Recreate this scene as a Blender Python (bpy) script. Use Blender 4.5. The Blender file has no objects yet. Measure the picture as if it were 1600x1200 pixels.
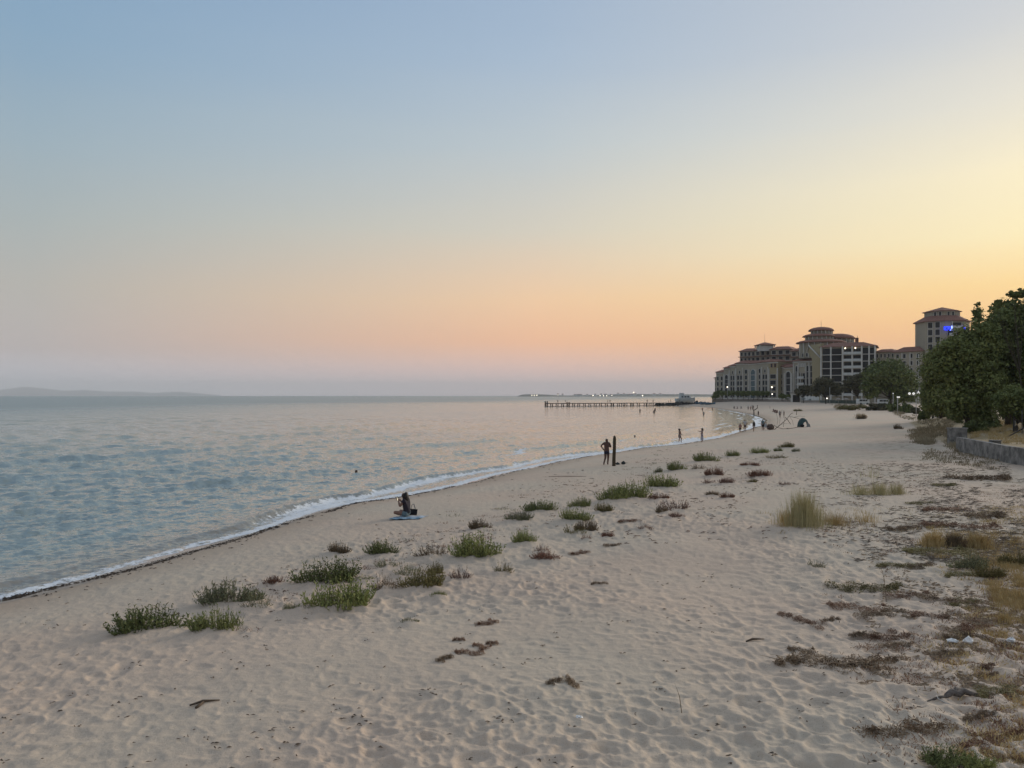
import bpy, math, random
import numpy as np
from mathutils import Vector, Matrix

# ------------------------------------------------------------------ camera, world, sun, exposure
S = bpy.context.scene
COL = S.collection
H = 5.2                      # eye height above the sea, metres
F = 1202.0                   # focal length in photo pixels (1600 wide)
cam_d = bpy.data.cameras.new('camera'); cam = bpy.data.objects.new('camera', cam_d)
COL.objects.link(cam); S.camera = cam
cam.location = (0, 0, H); cam.rotation_euler = (math.pi / 2, 0, 0)
cam_d.sensor_width = 36; cam_d.lens = 36 * F / 1600; cam_d.shift_y = 18 / 1600
cam_d.clip_start = .2; cam_d.clip_end = 60000

SUN_AZ = 52.0                # degrees to the right of the view direction
SUN_EL = 7.0

def srgb(r, g, b):
    f = lambda c: (c / 255 / 12.92) if c / 255 <= .04045 else ((c / 255 + .055) / 1.055) ** 2.4
    return (f(r), f(g), f(b), 1)

def build_world():
    w = bpy.data.worlds.new('World'); S.world = w; w.use_nodes = True
    nt = w.node_tree; N = nt.nodes; L = nt.links; N.clear()
    out = N.new('ShaderNodeOutputWorld')
    tc = N.new('ShaderNodeTexCoord'); sep = N.new('ShaderNodeSeparateXYZ')
    L.new(tc.outputs['Generated'], sep.inputs[0])
    def m(op, a, b=None, c=None, clamp=False):
        n = N.new('ShaderNodeMath'); n.operation = op; n.use_clamp = clamp
        for i, x in enumerate((a, b, c)):
            if x is None: continue
            if isinstance(x, (int, float)): n.inputs[i].default_value = x
            else: L.new(x, n.inputs[i])
        return n.outputs[0]
    X, Y, Z = sep.outputs
    # faint streaks of thin cloud: wobble of the elevation
    mp = N.new('ShaderNodeMapping'); mp.inputs['Scale'].default_value = (1.6, 1.6, 14)
    L.new(tc.outputs['Generated'], mp.inputs[0])
    nz = N.new('ShaderNodeTexNoise'); nz.inputs['Scale'].default_value = 1.7; nz.inputs['Detail'].default_value = 4
    L.new(mp.outputs[0], nz.inputs['Vector'])
    wob = m('MULTIPLY', m('SUBTRACT', nz.outputs[0], .5), .035)
    el = m('MULTIPLY', m('ARCSINE', m('MINIMUM', m('MAXIMUM', Z, -1), 1)), 2 / math.pi)      # 0 horizon .. 1 zenith
    el = m('ADD', el, m('MULTIPLY', wob, m('MULTIPLY', el, 2.2, clamp=True)))
    saz = math.radians(SUN_AZ)
    hl = m('SQRT', m('ADD', m('MULTIPLY', X, X), m('MULTIPLY', Y, Y)))
    c = m('DIVIDE', m('ADD', m('MULTIPLY', X, math.sin(saz)), m('MULTIPLY', Y, math.cos(saz))), m('MAXIMUM', hl, 1e-4))
    ang = m('DIVIDE', m('ARCCOSINE', m('MINIMUM', m('MAXIMUM', c, -1), 1)), math.pi)          # 0 at the sun .. 1 opposite
    def ramp(stops):
        r = N.new('ShaderNodeValToRGB'); e = r.color_ramp.elements; r.color_ramp.interpolation = 'EASE' if False else 'LINEAR'
        L.new(el, r.inputs[0])
        while len(e) > 1: e.remove(e[-1])
        e[0].position = stops[0][0] / 90; e[0].color = srgb(*stops[0][1])
        for p, col in stops[1:]:
            q = e.new(p / 90); q.color = srgb(*col)
        return r.outputs[0]
    RAMPS = SKY
    cols = [(a / 180, ramp(st)) for a, st in RAMPS]
    cur = cols[0][1]; pa = cols[0][0]
    for a, o in cols[1:]:
        f = m('DIVIDE', m('SUBTRACT', ang, pa), a - pa, clamp=True)
        mx = N.new('ShaderNodeMix'); mx.data_type = 'RGBA'
        L.new(f, mx.inputs['Factor']); L.new(cur, mx.inputs['A']); L.new(o, mx.inputs['B'])
        cur = mx.outputs['Result']; pa = a
    bg = N.new('ShaderNodeBackground'); L.new(cur, bg.inputs[0]); bg.inputs[1].default_value = 1.0
    sky = N.new('ShaderNodeTexSky'); sky.sky_type = 'NISHITA'; sky.sun_disc = False
    sky.sun_elevation = math.radians(SUN_EL); sky.sun_rotation = math.radians(SUN_AZ)
    bg2 = N.new('ShaderNodeBackground'); L.new(sky.outputs[0], bg2.inputs[0]); bg2.inputs[1].default_value = .005
    ad = N.new('ShaderNodeAddShader'); L.new(bg.outputs[0], ad.inputs[0]); L.new(bg2.outputs[0], ad.inputs[1])
    L.new(ad.outputs[0], out.inputs[0])

# (angle from the sun's azimuth, [(elevation in degrees, sRGB)])
SKY = [
 (16, [(0,(262,204,166)), (2,(262,200,146)), (3.5,(264,200,126)), (7,(264,224,148)), (10,(262,244,192)), (14,(258,244,206)), (18,(236,230,214)), (23,(209,211,213)), (30,(190,198,208)), (60,(176,184,194)), (90,(166,174,186))]),
 (50, [(0,(250,222,220)), (1.8,(246,204,190)), (4,(256,195,150)), (7,(250,208,164)), (12,(217,209,192)), (18,(190,200,205)), (24,(168,187,207)), (30,(154,176,202)), (60,(162,174,190)), (90,(164,173,186))]),
 (84, [(0,(218,226,238)), (1.2,(206,204,212)), (3,(191,181,178)), (7,(184,181,174)), (11,(171,180,180)), (16,(156,176,188)), (22,(137,167,192)), (30,(124,157,190)), (60,(152,167,186)), (90,(162,172,186))]),
 (140,[(0,(188,190,202)), (2,(184,176,186)), (5,(184,174,182)), (10,(174,174,184)), (20,(156,168,186)), (35,(148,164,186)), (60,(152,166,186)), (90,(162,172,186))]),
]
build_world()
sun_d = bpy.data.lights.new('sun', 'SUN'); sun = bpy.data.objects.new('sun', sun_d); COL.objects.link(sun)
sun_d.energy = 2.4; sun_d.angle = math.radians(26); sun_d.color = (1, .90, .78)
a, e = math.radians(SUN_AZ), math.radians(SUN_EL + 6)
sv = Vector((math.sin(a) * math.cos(e), math.cos(a) * math.cos(e), math.sin(e)))
sun.rotation_euler = sv.to_track_quat('Z', 'Y').to_euler(); sun.location = sv * 50
S.view_settings.view_transform = 'Standard'; S.view_settings.look = 'None'
S.view_settings.exposure = 0; S.view_settings.gamma = 1; S.view_settings.use_curve_mapping = False
S.cycles.volume_bounces = 0; S.cycles.max_bounces = 6; S.cycles.transparent_max_bounces = 8
S.cycles.caustics_reflective = False; S.cycles.caustics_refractive = False

# ------------------------------------------------------------------ helpers
rnd = random.Random(7)
RNG = np.random.default_rng(7)

def px(u, d): return (u - 800) / F * d
def pz(v, d): return H - (v - 618) / F * d
def at(u, v, d): return Vector((px(u, d), d, pz(v, d)))

def tag(o, label=None, cat=None, group=None, kind=None):
    if label: o['label'] = label
    if cat: o['category'] = cat
    if group: o['group'] = group
    if kind: o['kind'] = kind
    return o

def empty(name, loc=(0, 0, 0), rz=0, label=None, cat=None, group=None):
    o = bpy.data.objects.new(name, None); COL.objects.link(o)
    o.location = loc; o.rotation_euler = (0, 0, rz); o.empty_display_size = .2
    return tag(o, label, cat, group)

def link(name, me, mat=None, parent=None, loc=None):
    o = bpy.data.objects.new(name, me); COL.objects.link(o)
    if mat is not None and len(me.materials) == 0: me.materials.append(mat)
    if parent is not None: o.parent = parent
    if loc is not None: o.location = loc
    return o

def mesh_np(name, V, Fc, smooth=True):
    me = bpy.data.meshes.new(name)
    V = np.asarray(V, np.float32); Fc = np.asarray(Fc, np.int32)
    k = Fc.shape[1]
    me.vertices.add(len(V)); me.vertices.foreach_set('co', V.ravel())
    me.loops.add(Fc.size); me.loops.foreach_set('vertex_index', Fc.ravel())
    me.polygons.add(len(Fc)); me.polygons.foreach_set('loop_start', np.arange(0, Fc.size, k, dtype=np.int32))
    me.update(calc_edges=True)
    if smooth: me.polygons.foreach_set('use_smooth', np.ones(len(Fc), bool))
    return me

class MB:
    """collects simple solids, builds ONE mesh object"""
    def __init__(s): s.v = []; s.f = []; s.sm = []
    def add(s, vs, fs, smooth=False):
        n = len(s.v); s.v += [tuple(v) for v in vs]; s.f += [tuple(i + n for i in f) for f in fs]; s.sm += [smooth] * len(fs)
    def box(s, x0, x1, y0, y1, z0, z1, fr=None):
        vs = [(x, y, z) for z in (z0, z1) for (x, y) in ((x0, y0), (x1, y0), (x1, y1), (x0, y1))]
        if fr: vs = [fr(*v) for v in vs]
        s.add(vs, [(3, 2, 1, 0), (4, 5, 6, 7), (0, 1, 5, 4), (1, 2, 6, 5), (2, 3, 7, 6), (3, 0, 4, 7)])
        return s
    def tube(s, pts, rad, n=6, cap=True):
        pts = [Vector(p) for p in pts]; R = rad if isinstance(rad, (list, tuple)) else [rad] * len(pts)
        rings = []; up0 = Vector((0, 0, 1))
        for i, p in enumerate(pts):
            t = (pts[min(i + 1, len(pts) - 1)] - pts[max(i - 1, 0)])
            t = t.normalized() if t.length > 1e-9 else Vector((0, 0, 1))
            ref = up0 if abs(t.z) < .95 else Vector((1, 0, 0))
            a_ = t.cross(ref).normalized(); b_ = t.cross(a_).normalized()
            rings.append([p + (a_ * math.cos(2 * math.pi * k / n) + b_ * math.sin(2 * math.pi * k / n)) * R[i] for k in range(n)])
        vs = [v for r in rings for v in r]; fs = []
        for i in range(len(rings) - 1):
            for k in range(n):
                fs.append((i * n + k, i * n + (k + 1) % n, (i + 1) * n + (k + 1) % n, (i + 1) * n + k))
        if cap: fs += [tuple(range(n - 1, -1, -1)), tuple((len(rings) - 1) * n + k for k in range(n))]
        s.add(vs, fs, True); return s
    def prism(s, poly, z0, z1, top=True, bottom=True):
        n = len(poly); vs = [(x, y, z0) for x, y in poly] + [(x, y, z1) for x, y in poly]
        fs = [(i, (i + 1) % n, n + (i + 1) % n, n + i) for i in range(n)]
        if top: fs.append(tuple(range(n, 2 * n)))
        if bottom: fs.append(tuple(range(n - 1, -1, -1)))
        s.add(vs, fs); return s
    def ball(s, c, r, sz=(1, 1, 1), n=10, m=6):
        vs = []; fs = []
        for i in range(m + 1):
            th = math.pi * i / m
            for k in range(n):
                ph = 2 * math.pi * k / n
                vs.append((c[0] + r * sz[0] * math.sin(th) * math.cos(ph), c[1] + r * sz[1] * math.sin(th) * math.sin(ph), c[2] + r * sz[2] * math.cos(th)))
        for i in range(m):
            for k in range(n): fs.append((i * n + k, (i + 1) * n + k, (i + 1) * n + (k + 1) % n, i * n + (k + 1) % n))
        s.add(vs, fs, True); return s
    def mesh(s, name):
        me = bpy.data.meshes.new(name); me.from_pydata(s.v, [], s.f)
        me.polygons.foreach_set('use_smooth', s.sm); me.update(); return me
    def build(s, name, mat, parent=None, loc=None): return link(name, s.mesh(name), mat, parent, loc)

MATS = {}
def mat(name, c1, c2=None, rough=.9, scale=1.0, detail=4, bump=0, bscale=None, spec=.3, lo=.35, hi=.65, coord='Object', obvar=0, emit=None, estr=0, stretch=None):
    if name in MATS: return MATS[name]
    m = bpy.data.materials.new(name); m.use_nodes = True; nt = m.node_tree; N = nt.nodes; L = nt.links
    b = N['Principled BSDF']; b.inputs['Roughness'].default_value = rough
    b.inputs['Specular IOR Level'].default_value = spec
    b.inputs['Base Color'].default_value = (*c1, 1)
    tc = N.new('ShaderNodeTexCoord'); src = tc.outputs[coord]
    if stretch:
        mp = N.new('ShaderNodeMapping'); mp.inputs['Scale'].default_value = stretch; L.new(src, mp.inputs[0]); src = mp.outputs[0]
    if c2 is not None:
        nz = N.new('ShaderNodeTexNoise'); nz.inputs['Scale'].default_value = scale; nz.inputs['Detail'].default_value = detail
        L.new(src, nz.inputs['Vector'])
        mr = N.new('ShaderNodeMapRange'); mr.inputs[1].default_value = lo; mr.inputs[2].default_value = hi; L.new(nz.outputs[0], mr.inputs[0])
        mx = N.new('ShaderNodeMix'); mx.data_type = 'RGBA'; L.new(mr.outputs[0], mx.inputs['Factor'])
        mx.inputs['A'].default_value = (*c1, 1); mx.inputs['B'].default_value = (*c2, 1)
        outc = mx.outputs['Result']
        if obvar:
            oi = N.new('ShaderNodeObjectInfo'); hs = N.new('ShaderNodeHueSaturation')
            ma = N.new('ShaderNodeMapRange'); ma.inputs[3].default_value = 1 - obvar; ma.inputs[4].default_value = 1 + obvar
            L.new(oi.outputs['Random'], ma.inputs[0]); L.new(ma.outputs[0], hs.inputs['Value']); L.new(outc, hs.inputs['Color']); outc = hs.outputs[0]
        L.new(outc, b.inputs['Base Color'])
    if bump:
        nb = N.new('ShaderNodeTexNoise'); nb.inputs['Scale'].default_value = bscale or scale * 6; nb.inputs['Detail'].default_value = 5
        L.new(src, nb.inputs['Vector']); bp = N.new('ShaderNodeBump'); bp.inputs['Strength'].default_value = 1; bp.inputs['Distance'].default_value = bump
        L.new(nb.outputs[0], bp.inputs['Height']); L.new(bp.outputs[0], b.inputs['Normal'])
    if emit: b.inputs['Emission Color'].default_value = (*emit, 1); b.inputs['Emission Strength'].default_value = estr
    MATS[name] = m; return m

# ---- numpy noise
def _hash(ix, iy, seed=0):
    h = (ix.astype(np.int64) * 374761393 + iy.astype(np.int64) * 668265263 + seed * 974634777) & 0xffffffff
    h = ((h ^ (h >> 13)) * 1274126177) & 0xffffffff
    h = (h ^ (h >> 16)) & 0xffffffff
    h = (h * 2246822519) & 0xffffffff
    return ((h ^ (h >> 15)) & 0xffffff) / float(0x1000000)
def vnoise(x, y, seed=0):
    x = np.asarray(x, float); y = np.asarray(y, float)
    ix = np.floor(x); iy = np.floor(y); fx = x - ix; fy = y - iy
    fx = fx * fx * fx * (fx * (fx * 6 - 15) + 10); fy = fy * fy * fy * (fy * (fy * 6 - 15) + 10)
    a = _hash(ix, iy, seed); b = _hash(ix + 1, iy, seed); c = _hash(ix, iy + 1, seed); d = _hash(ix + 1, iy + 1, seed)
    return (a * (1 - fx) + b * fx) * (1 - fy) + (c * (1 - fx) + d * fx) * fy - .5
def fbm(x, y, o=4, seed=0, g=.5):
    r = 0; A = 1; k = 1
    for i in range(o): r = r + A * vnoise(x * k + 17.3 * i, y * k - 9.1 * i, seed + i); A *= g; k *= 2.03
    return r
def sstep(a_, b_, x):
    t = np.clip((x - a_) / (b_ - a_), 0, 1); return t * t * (3 - 2 * t)
# ------------------------------------------------------------------ shoreline (world metres) and terrain
def wl(u, v): d = H * F / (v - 618.); return (px(u, d), d)
SHORE0 = [(-40, -60), (-26, -12), (-19.5, 5)] + [wl(u, v) for u, v in
   [(-120, 962), (0, 932), (100, 908), (200, 882), (300, 855), (400, 828), (470, 806), (540, 789), (610, 779), (700, 760), (800, 737),
    (900, 716), (1000, 701), (1060, 694), (1120, 684), (1165, 671.5), (1192, 662), (1186, 652), (1150, 643.5), (1110, 638)]] + \
   [(83, 375), (88, 410), (112, 440), (150, 470), (200, 560), (240, 700), (420, 1200), (900, 2600), (1500, 3900)]
def catmull(P, n=6):
    P = [np.array(p, float) for p in P]; P = [2 * P[0] - P[1]] + P + [2 * P[-1] - P[-2]]; out = []
    for i in range(1, len(P) - 2):
        for k in range(n):
            t = k / n
            out.append(.5 * ((2 * P[i]) + (-P[i - 1] + P[i + 1]) * t + (2 * P[i - 1] - 5 * P[i] + 4 * P[i + 1] - P[i + 2]) * t * t + (-P[i - 1] + 3 * P[i] - 3 * P[i + 1] + P[i + 2]) * t ** 3))
    out.append(P[-2]); return np.array(out)
SH = catmull(SHORE0, 4)
def sdist(x, y):
    """signed distance to the mean waterline, positive inland"""
    x = np.asarray(x, float).ravel(); y = np.asarray(y, float).ravel()
    best = np.full(x.shape, 1e18); ins = np.zeros(x.shape, bool)
    for (ax, ay), (bx, by) in zip(SH[:-1], SH[1:]):
        dx, dy = bx - ax, by - ay; L2 = dx * dx + dy * dy
        t = np.clip(((x - ax) * dx + (y - ay) * dy) / L2, 0, 1)
        ex = x - ax - t * dx; ey = y - ay - t * dy
        best = np.minimum(best, ex * ex + ey * ey)
    PL = np.vstack([[(-40, -20000)], SH, [(30000, 40000), (30000, -20000)]])
    for (ax, ay), (bx, by) in zip(PL, np.roll(PL, -1, 0)):
        if ay == by: continue
        ins ^= ((ay > y) != (by > y)) & (x < (bx - ax) * (y - ay) / (by - ay) + ax)
    return np.sqrt(best) * np.where(ins, 1., -1.)
# low concrete wall line on the right (foot of the terrace)
WALL = [(22.5, 12), (26.2, 30), (29.95, 45), (33.2, 57)]
def wall_t(x, y):
    xs = np.interp(y, [p[1] for p in WALL] + [80, 120, 250], [p[0] for p in WALL] + [43, 62, 170])
    return x - xs
def base_h(x, y, s=None):
    x = np.asarray(x, float); y = np.asarray(y, float); shp = x.shape
    if s is None: s = sdist(x, y).reshape(shp)
    s2 = s + .5 * vnoise(x * .16, y * .16, 3) * sstep(-4, 0, s) + .25 * vnoise(x * .6, y * .6, 5)
    z = np.interp(s2, [-400, -30, -6, 0, 1.2, 4, 12, 30, 80], [-6, -2.2, -.5, 0, .16, .42, .85, 1.12, 1.25])
    inl = sstep(3, 12, s)
    z = z + inl * (.16 * vnoise(x * .12, y * .12, 9) + .10 * vnoise(x * .45, y * .45, 11))
    z = z + sstep(160, 330, y) * sstep(2, 30, s) * 1.0
    t = wall_t(x, y)
    hard = sstep(-.05, .1, t); soft = sstep(-1.5, 5, t)
    w = sstep(57, 60, y)
    z = z + (hard * (1 - w) + soft * w) * (.85 + .012 * np.clip(t, 0, 60)) * sstep(-40, -20, -np.abs(x) * 0 + y * 0 + 0) * (s > 0) * (1 - sstep(90, 200, y))
    return z
def ground(x, y): return float(base_h(np.array([x], float), np.array([y], float))[0])
def gpv(u, v, it=14):
    """points of the terrain seen at photo pixels u, v (arrays)"""
    u = np.asarray(u, float).ravel(); v = np.maximum(np.asarray(v, float).ravel() - 618., 3); d = 4.2 * F / v
    for _ in range(it):
        z = base_h((u - 800) / F * d, d); d = .4 * d + .6 * (H - z) * F / v
    x = (u - 800) / F * d; return np.stack([x, d, base_h(x, d)], 1)
def gp(u, v): return Vector(gpv([u], [v], 9)[0])

SHRUBS = [
 (230, 990, 112, 38, 'G_DARK', 0, 'big dark green shrub at the near left end of the shrub row'),
 (338, 990, 72, 36, 'G_MID', 0, 'mid green shrub just right of the nearest dark shrub'),
 (357, 949, 92, 34, 'G_GREY', 0, 'wide grey green shrub behind the two nearest shrubs'),
 (402, 954, 46, 22, 'G_GREY', 1, 'small olive shrub attached to the right of the wide grey green shrub'),
 (424, 917, 32, 15, 'G_RUST', 0, 'small red brown shrub left of the broad dark shrub'),
 (512, 915, 102, 36, 'G_DARK', 0, 'broad dark shrub with spiky grey shoots on its right side'),
 (529, 867, 36, 18, 'G_BROWN', 0, 'small brownish shrub standing alone nearest the water'),
 (600, 869, 54, 22, 'G_DARK', 0, 'compact dark green shrub below the seated woman'),
 (603, 889, 40, 15, 'G_GREY', 1, 'low grey sprig right under the compact dark green shrub'),
 (454, 958, 24, 16, 'G_GREY', 0, 'tiny grey shrub, left one of the pair before the bright green shrub'),
 (477, 958, 22, 17, 'G_GREY', 1, 'tiny grey shrub touching the bright green shrub'),
 (532, 956, 106, 46, 'G_MID', 0, 'bright green bushy shrub in front of the broad dark shrub'),
 (600, 925, 42, 26, 'G_BROWN', 1, 'thin olive brown shrub right of the bright green shrub'),
 (570, 909, 26, 8, 'G_DARK', 0, 'very low dark tuft between the dark shrub and the sparse grey one'),
 (673, 872, 50, 20, 'G_BROWN', 1, 'sparse brown grey shrub between the dark green and the large green shrub'),
 (748, 874, 80, 38, 'G_MID', 0, 'large fresh green shrub in the middle of the row'),
 (636, 901, 44, 20, 'G_GREY', 1, 'sparse grey shrub with flat runner left of the yellowish shrub'),
 (662, 922, 70, 30, 'G_OLIVE', 0, 'yellow olive shrub with a brown rim at the centre of the row'),
 (680, 901, 28, 20, 'G_OLIVE', 0, 'small yellow shrub behind the yellow olive shrub'),
 (719, 909, 38, 22, 'G_RED', 1, 'rose brown sparse shrub right of the yellow olive shrub'),
 (686, 935, 24, 10, 'G_MID', 0, 'tiny green tuft with a dark twig below the yellow olive shrub'),
 (640, 976, 26, 8, 'G_GREY', 0, 'tiny grey green tuft alone on the open sand'),
 (787, 897, 32, 18, 'G_OLIVE', 1, 'small olive shrub below the large fresh green shrub'),
 (748, 829, 36, 16, 'G_BROWN', 0, 'brown olive shrub alone above the large fresh green shrub'),
 (811, 816, 44, 15, 'G_GREY', 0, 'grey green shrub with a runner to its right'),
 (845, 802, 52, 18, 'G_DARK', 0, 'flat green shrub nearest the water in mid row'),
 (821, 851, 40, 21, 'G_MID', 0, 'round pale green shrub right of the large fresh green one'),
 (898, 816, 48, 20, 'G_MID', 0, 'green shrub at the near end of the long green thicket'),
 (907, 795, 36, 16, 'G_MID', 0, 'small green shrub left of the long green thicket'),
 (895, 837, 36, 17, 'G_OLIVE', 1, 'olive shrub below the near end of the thicket'),
 (916, 833, 34, 20, 'G_BROWN', 0, 'brown shrub below the near end of the thicket'),
 (918, 845, 18, 10, 'G_RED', 1, 'pinkish dry sprig under the brown shrub of the thicket'),
 (943, 802, 28, 16, 'G_OLIVE', 0, 'yellowish shrub leaning on the thicket from below'),
 (956, 786, 54, 24, 'G_MID', 0, 'near part of the long green thicket'),
 (988, 784, 60, 30, 'G_MID', 0, 'tallest part of the long green thicket'),
 (1033, 764, 52, 22, 'G_MID', 0, 'green shrub at the far end of the long thicket'),
 (1056, 737, 32, 15, 'G_MID', 0, 'round green shrub right of the man and the post'),
 (1029, 740, 14, 9, 'G_GREY', 0, 'tiny grey tuft left of the round green shrub'),
 (1101, 723, 40, 15, 'G_MID', 0, 'wide green shrub below the woman in the long dress'),
 (1144, 715, 24, 11, 'G_MID', 0, 'small green shrub right of the wide green one'),
 (1090, 735, 22, 10, 'G_BROWN', 1, 'thin brown sprig below the wide green shrub'),
 (1186, 710, 30, 10, 'G_MID', 0, 'flat green shrub far along the row, left of the olive one'),
 (1230, 701, 26, 9, 'G_OLIVE', 0, 'low olive shrub at the far end of the row'),
 (1215, 706, 14, 6, 'G_DARK', 0, 'dark little tuft between the flat green and the olive shrub'),
 (1244, 707, 14, 6, 'G_GREY', 0, 'grey tuft at the very far right end of the row'),
 (1214, 718, 34, 8, 'G_OLIVE', 1, 'straggling olive shrub before the far end of the row'),
 (1115, 745, 28, 14, 'G_RUST', 0, 'rusty shrub behind the wide green shrub'),
 (1136, 757, 24, 10, 'G_RED', 0, 'rust pink shrub right of the rusty one'),
 (1106, 757, 24, 9, 'G_RED', 1, 'faded pink shrub left of the rust pink one'),
 (1114, 776, 22, 8, 'G_BROWN', 0, 'brown shrub, left one of the pair above open sand'),
 (1137, 780, 22, 9, 'G_RUST', 0, 'rust shrub, right one of the pair above open sand'),
 (1030, 783, 32, 10, 'G_RUST', 0, 'low rust shrub under the far end of the thicket'),
 (1058, 800, 46, 20, 'G_RED', 1, 'reddish shrub cluster on open sand right of the thicket'),
 (1034, 803, 18, 12, 'G_BROWN', 0, 'brown tuft left of the reddish shrub cluster'),
 (1056, 810, 26, 8, 'G_RED', 0, 'pinkish tuft below the reddish shrub cluster'),
 (1008, 829, 24, 10, 'G_RED', 1, 'thin pink sprig on the open sand below the thicket'),
 (950, 841, 20, 9, 'G_RUST', 0, 'small red brown tuft on sand below the yellowish shrub'),
 (855, 877, 46, 14, 'G_RUST', 0, 'rust coloured low plant patch right of the round pale shrub'),
 (846, 864, 22, 12, 'G_RED', 1, 'pale rust sprig behind the low rust patch'),
 (1188, 747, 36, 12, 'G_RUST', 0, 'red brown shrub on the far open sand'),
 (1172, 729, 28, 6, 'G_RUST', 0, 'flat red brown streak of plants far up the beach'),
 (1176, 755, 16, 6, 'G_OLIVE', 0, 'tiny yellowish tuft under the far red brown shrub'),
 (1224, 759, 18, 7, 'G_RED', 1, 'faint pink sprig left of the tall dry grass'),
 (1273, 889, 26, 14, 'G_GREY', 1, 'lone grey sprig on the open sand below the tall dry grass'),
 (1403, 672, 14, 9, 'G_BROWN', 0, 'small brown tuft far right before the trees'),
 (1246, 643, 14, 4, 'G_OLIVE', 0, 'flat pale tuft beyond the beach shelter'),
 (1345, 656, 18, 10, 'G_BROWN', 0, 'small dry bush alone on the far pale sand'),
]

def cells(x, y, size, seed, amp, rmin, rmax, dens=.8, el=1.6):
    """pits pressed into sand: jittered ellipses with a low rim"""
    gx = np.floor(x / size); gy = np.floor(y / size); h = np.zeros_like(x)
    for i in (-1, 0, 1):
        for j in (-1, 0, 1):
            cx = gx + i; cy = gy + j
            r1 = _hash(cx, cy, seed); r2 = _hash(cx, cy, seed + 1); r3 = _hash(cx, cy, seed + 2); r4 = _hash(cx, cy, seed + 3); r5 = _hash(cx, cy, seed + 4)
            ox = x - (cx + r1) * size; oy = y - (cy + r2) * size
            an = r3 * math.pi; c_, s_ = np.cos(an), np.sin(an); R = rmin + (rmax - rmin) * r4
            p = ox * c_ + oy * s_; q = -ox * s_ + oy * c_
            k2 = (p / el) ** 2 + q ** 2; k = np.sqrt(k2) / R
            h += np.where(r5 < dens, amp * (.5 + .5 * r4) * (-np.exp(-k ** 5) + .32 * np.exp(-((k - 1.25) / .33) ** 2)), 0)
    return h

def polar(rows, cols):
    """x,y of an adaptive grid: rows = distances, cols = lateral slope positions"""
    R, A = np.meshgrid(rows, cols, indexing='ij'); return R * np.sin(A), R * np.cos(A)
def grid_faces(nr, nc, keep):
    i = np.arange(nr * nc).reshape(nr, nc)
    f = np.stack([i[:-1, :-1], i[:-1, 1:], i[1:, 1:], i[1:, :-1]], -1).reshape(-1, 4)[:, ::-1]
    k = keep.ravel(); m = k[f].any(1); f = f[m]
    used = np.zeros(nr * nc, bool); used[f.ravel()] = True
    idx = np.cumsum(used) - 1
    return used, idx[f]
fine = np.arctan(np.arange(-860, 862, 1.75) / F)
side = np.radians(np.concatenate([np.arange(36.5, 60, 1.0), np.arange(60, 181, 4.0)]))
COLS = np.concatenate([-side[::-1], fine, side])
q = np.concatenate([np.arange(700, 60, -1.15), np.arange(60, 12, -.6), np.arange(12, 4, -.4), np.array([3.6, 3.1, 2.6, 2.1, 1.7, 1.4, 1.1])])
ROWS = np.concatenate([[.05, .5, 1, 1.6, 2.2, 2.8, 3.4, 4, 4.6, 5.2, 5.8, 6.4, 6.9], 4.2 * F / q, [5200, 9000]])

def build_land():
    x, y = polar(ROWS, COLS); s = sdist(x, y).reshape(x.shape)
    used, f = grid_faces(*x.shape, (s > -2.5) & (y > -60) | ((s > -2.5) & (np.hypot(x, y) < 60)))
    x = x.ravel()[used]; y = y.ravel()[used]; s = s.ravel()[used]
    z = base_h(x, y, s); d = np.hypot(x, y)
    dry = sstep(.8, 3.5, s + 1.2 * vnoise(x * .2, y * .2, 31)) * (.35 + .65 * sstep(2, 16, s))
    wx = x + .12 * vnoise(x * 2.1, y * 2.1, 61); wy = y + .12 * vnoise(x * 2.1, y * 2.1, 62)
    fp = cells(wx, wy, .34, 100, .034, .08, .14, .9) + cells(wx + 5, wy, .62, 140, .030, .14, .24, .6) + cells(wx, wy + 3, .19, 180, .011, .04, .075, .7, 1.3)
    rel = fp + .016 * (1 - 4 * np.abs(vnoise(x * 1.5 + 3 * vnoise(x * .5, y * .5, 66), y * 2.0, 67))) + .010 * (1 - 4 * np.abs(vnoise(x * 3.6, y * 4.4, 68))) + .010 * fbm(x * 1.2, y * 1.2, 3, 70) + .014 * fbm(x * 6, y * 6, 3, 75)
    terr = sstep(-.5, .5, wall_t(x, y)) * (d > 10)
    fade = 1 / (1 + (d / 70.) ** 2)
    z = z + 1.5 * rel * np.clip(.9 + 1.6 * vnoise(x * .23, y * .23, 82), .3, 1.15) * dry * fade * (1 - .7 * terr) * (.8 + .5 * vnoise(x * .1, y * .1, 81))
    MP = gpv([q_[0] for q_ in SHRUBS], [q_[1] - q_[3] * .12 for q_ in SHRUBS], 9)
    for (mx_, my_, mz_), q_ in zip(MP, SHRUBS):
        R_ = .5 * q_[2] * my_ / F + .12; r2 = ((x - mx_) / R_) ** 2 + ((y - my_) / (R_ * .9)) ** 2; near = r2 < 9
        z = np.where(near, z + min(.09, .12 * R_ + .02) * np.exp(-r2 * 1.1), z)
    me = mesh_np('beach_sand', np.stack([x, y, z], 1), f)
    def attr(n, v):
        a_ = me.attributes.new(n, 'FLOAT', 'POINT'); a_.data.foreach_set('value', v.astype(np.float32))
    attr('shore', s + .5 * vnoise(x * .16, y * .16, 3) + .25 * vnoise(x * .6, y * .6, 5)); attr('pit', np.clip(-fp * 22, 0, 1) * dry)
    # where dry ground cover thickens (terrace and the right-hand side)
    cov = terr * sstep(1, 8, d)
    attr('cover', np.clip(cov, 0, 1))
    attr('litter', sstep(-13, -3, wall_t(x, y)) * sstep(8, 14, y) * (1 - sstep(60, 120, y)))
    o = link('beach_sand', me, sand_mat()); tag(o, kind='structure', label='pale trodden beach sand with footprints along the shore')
    return o

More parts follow.
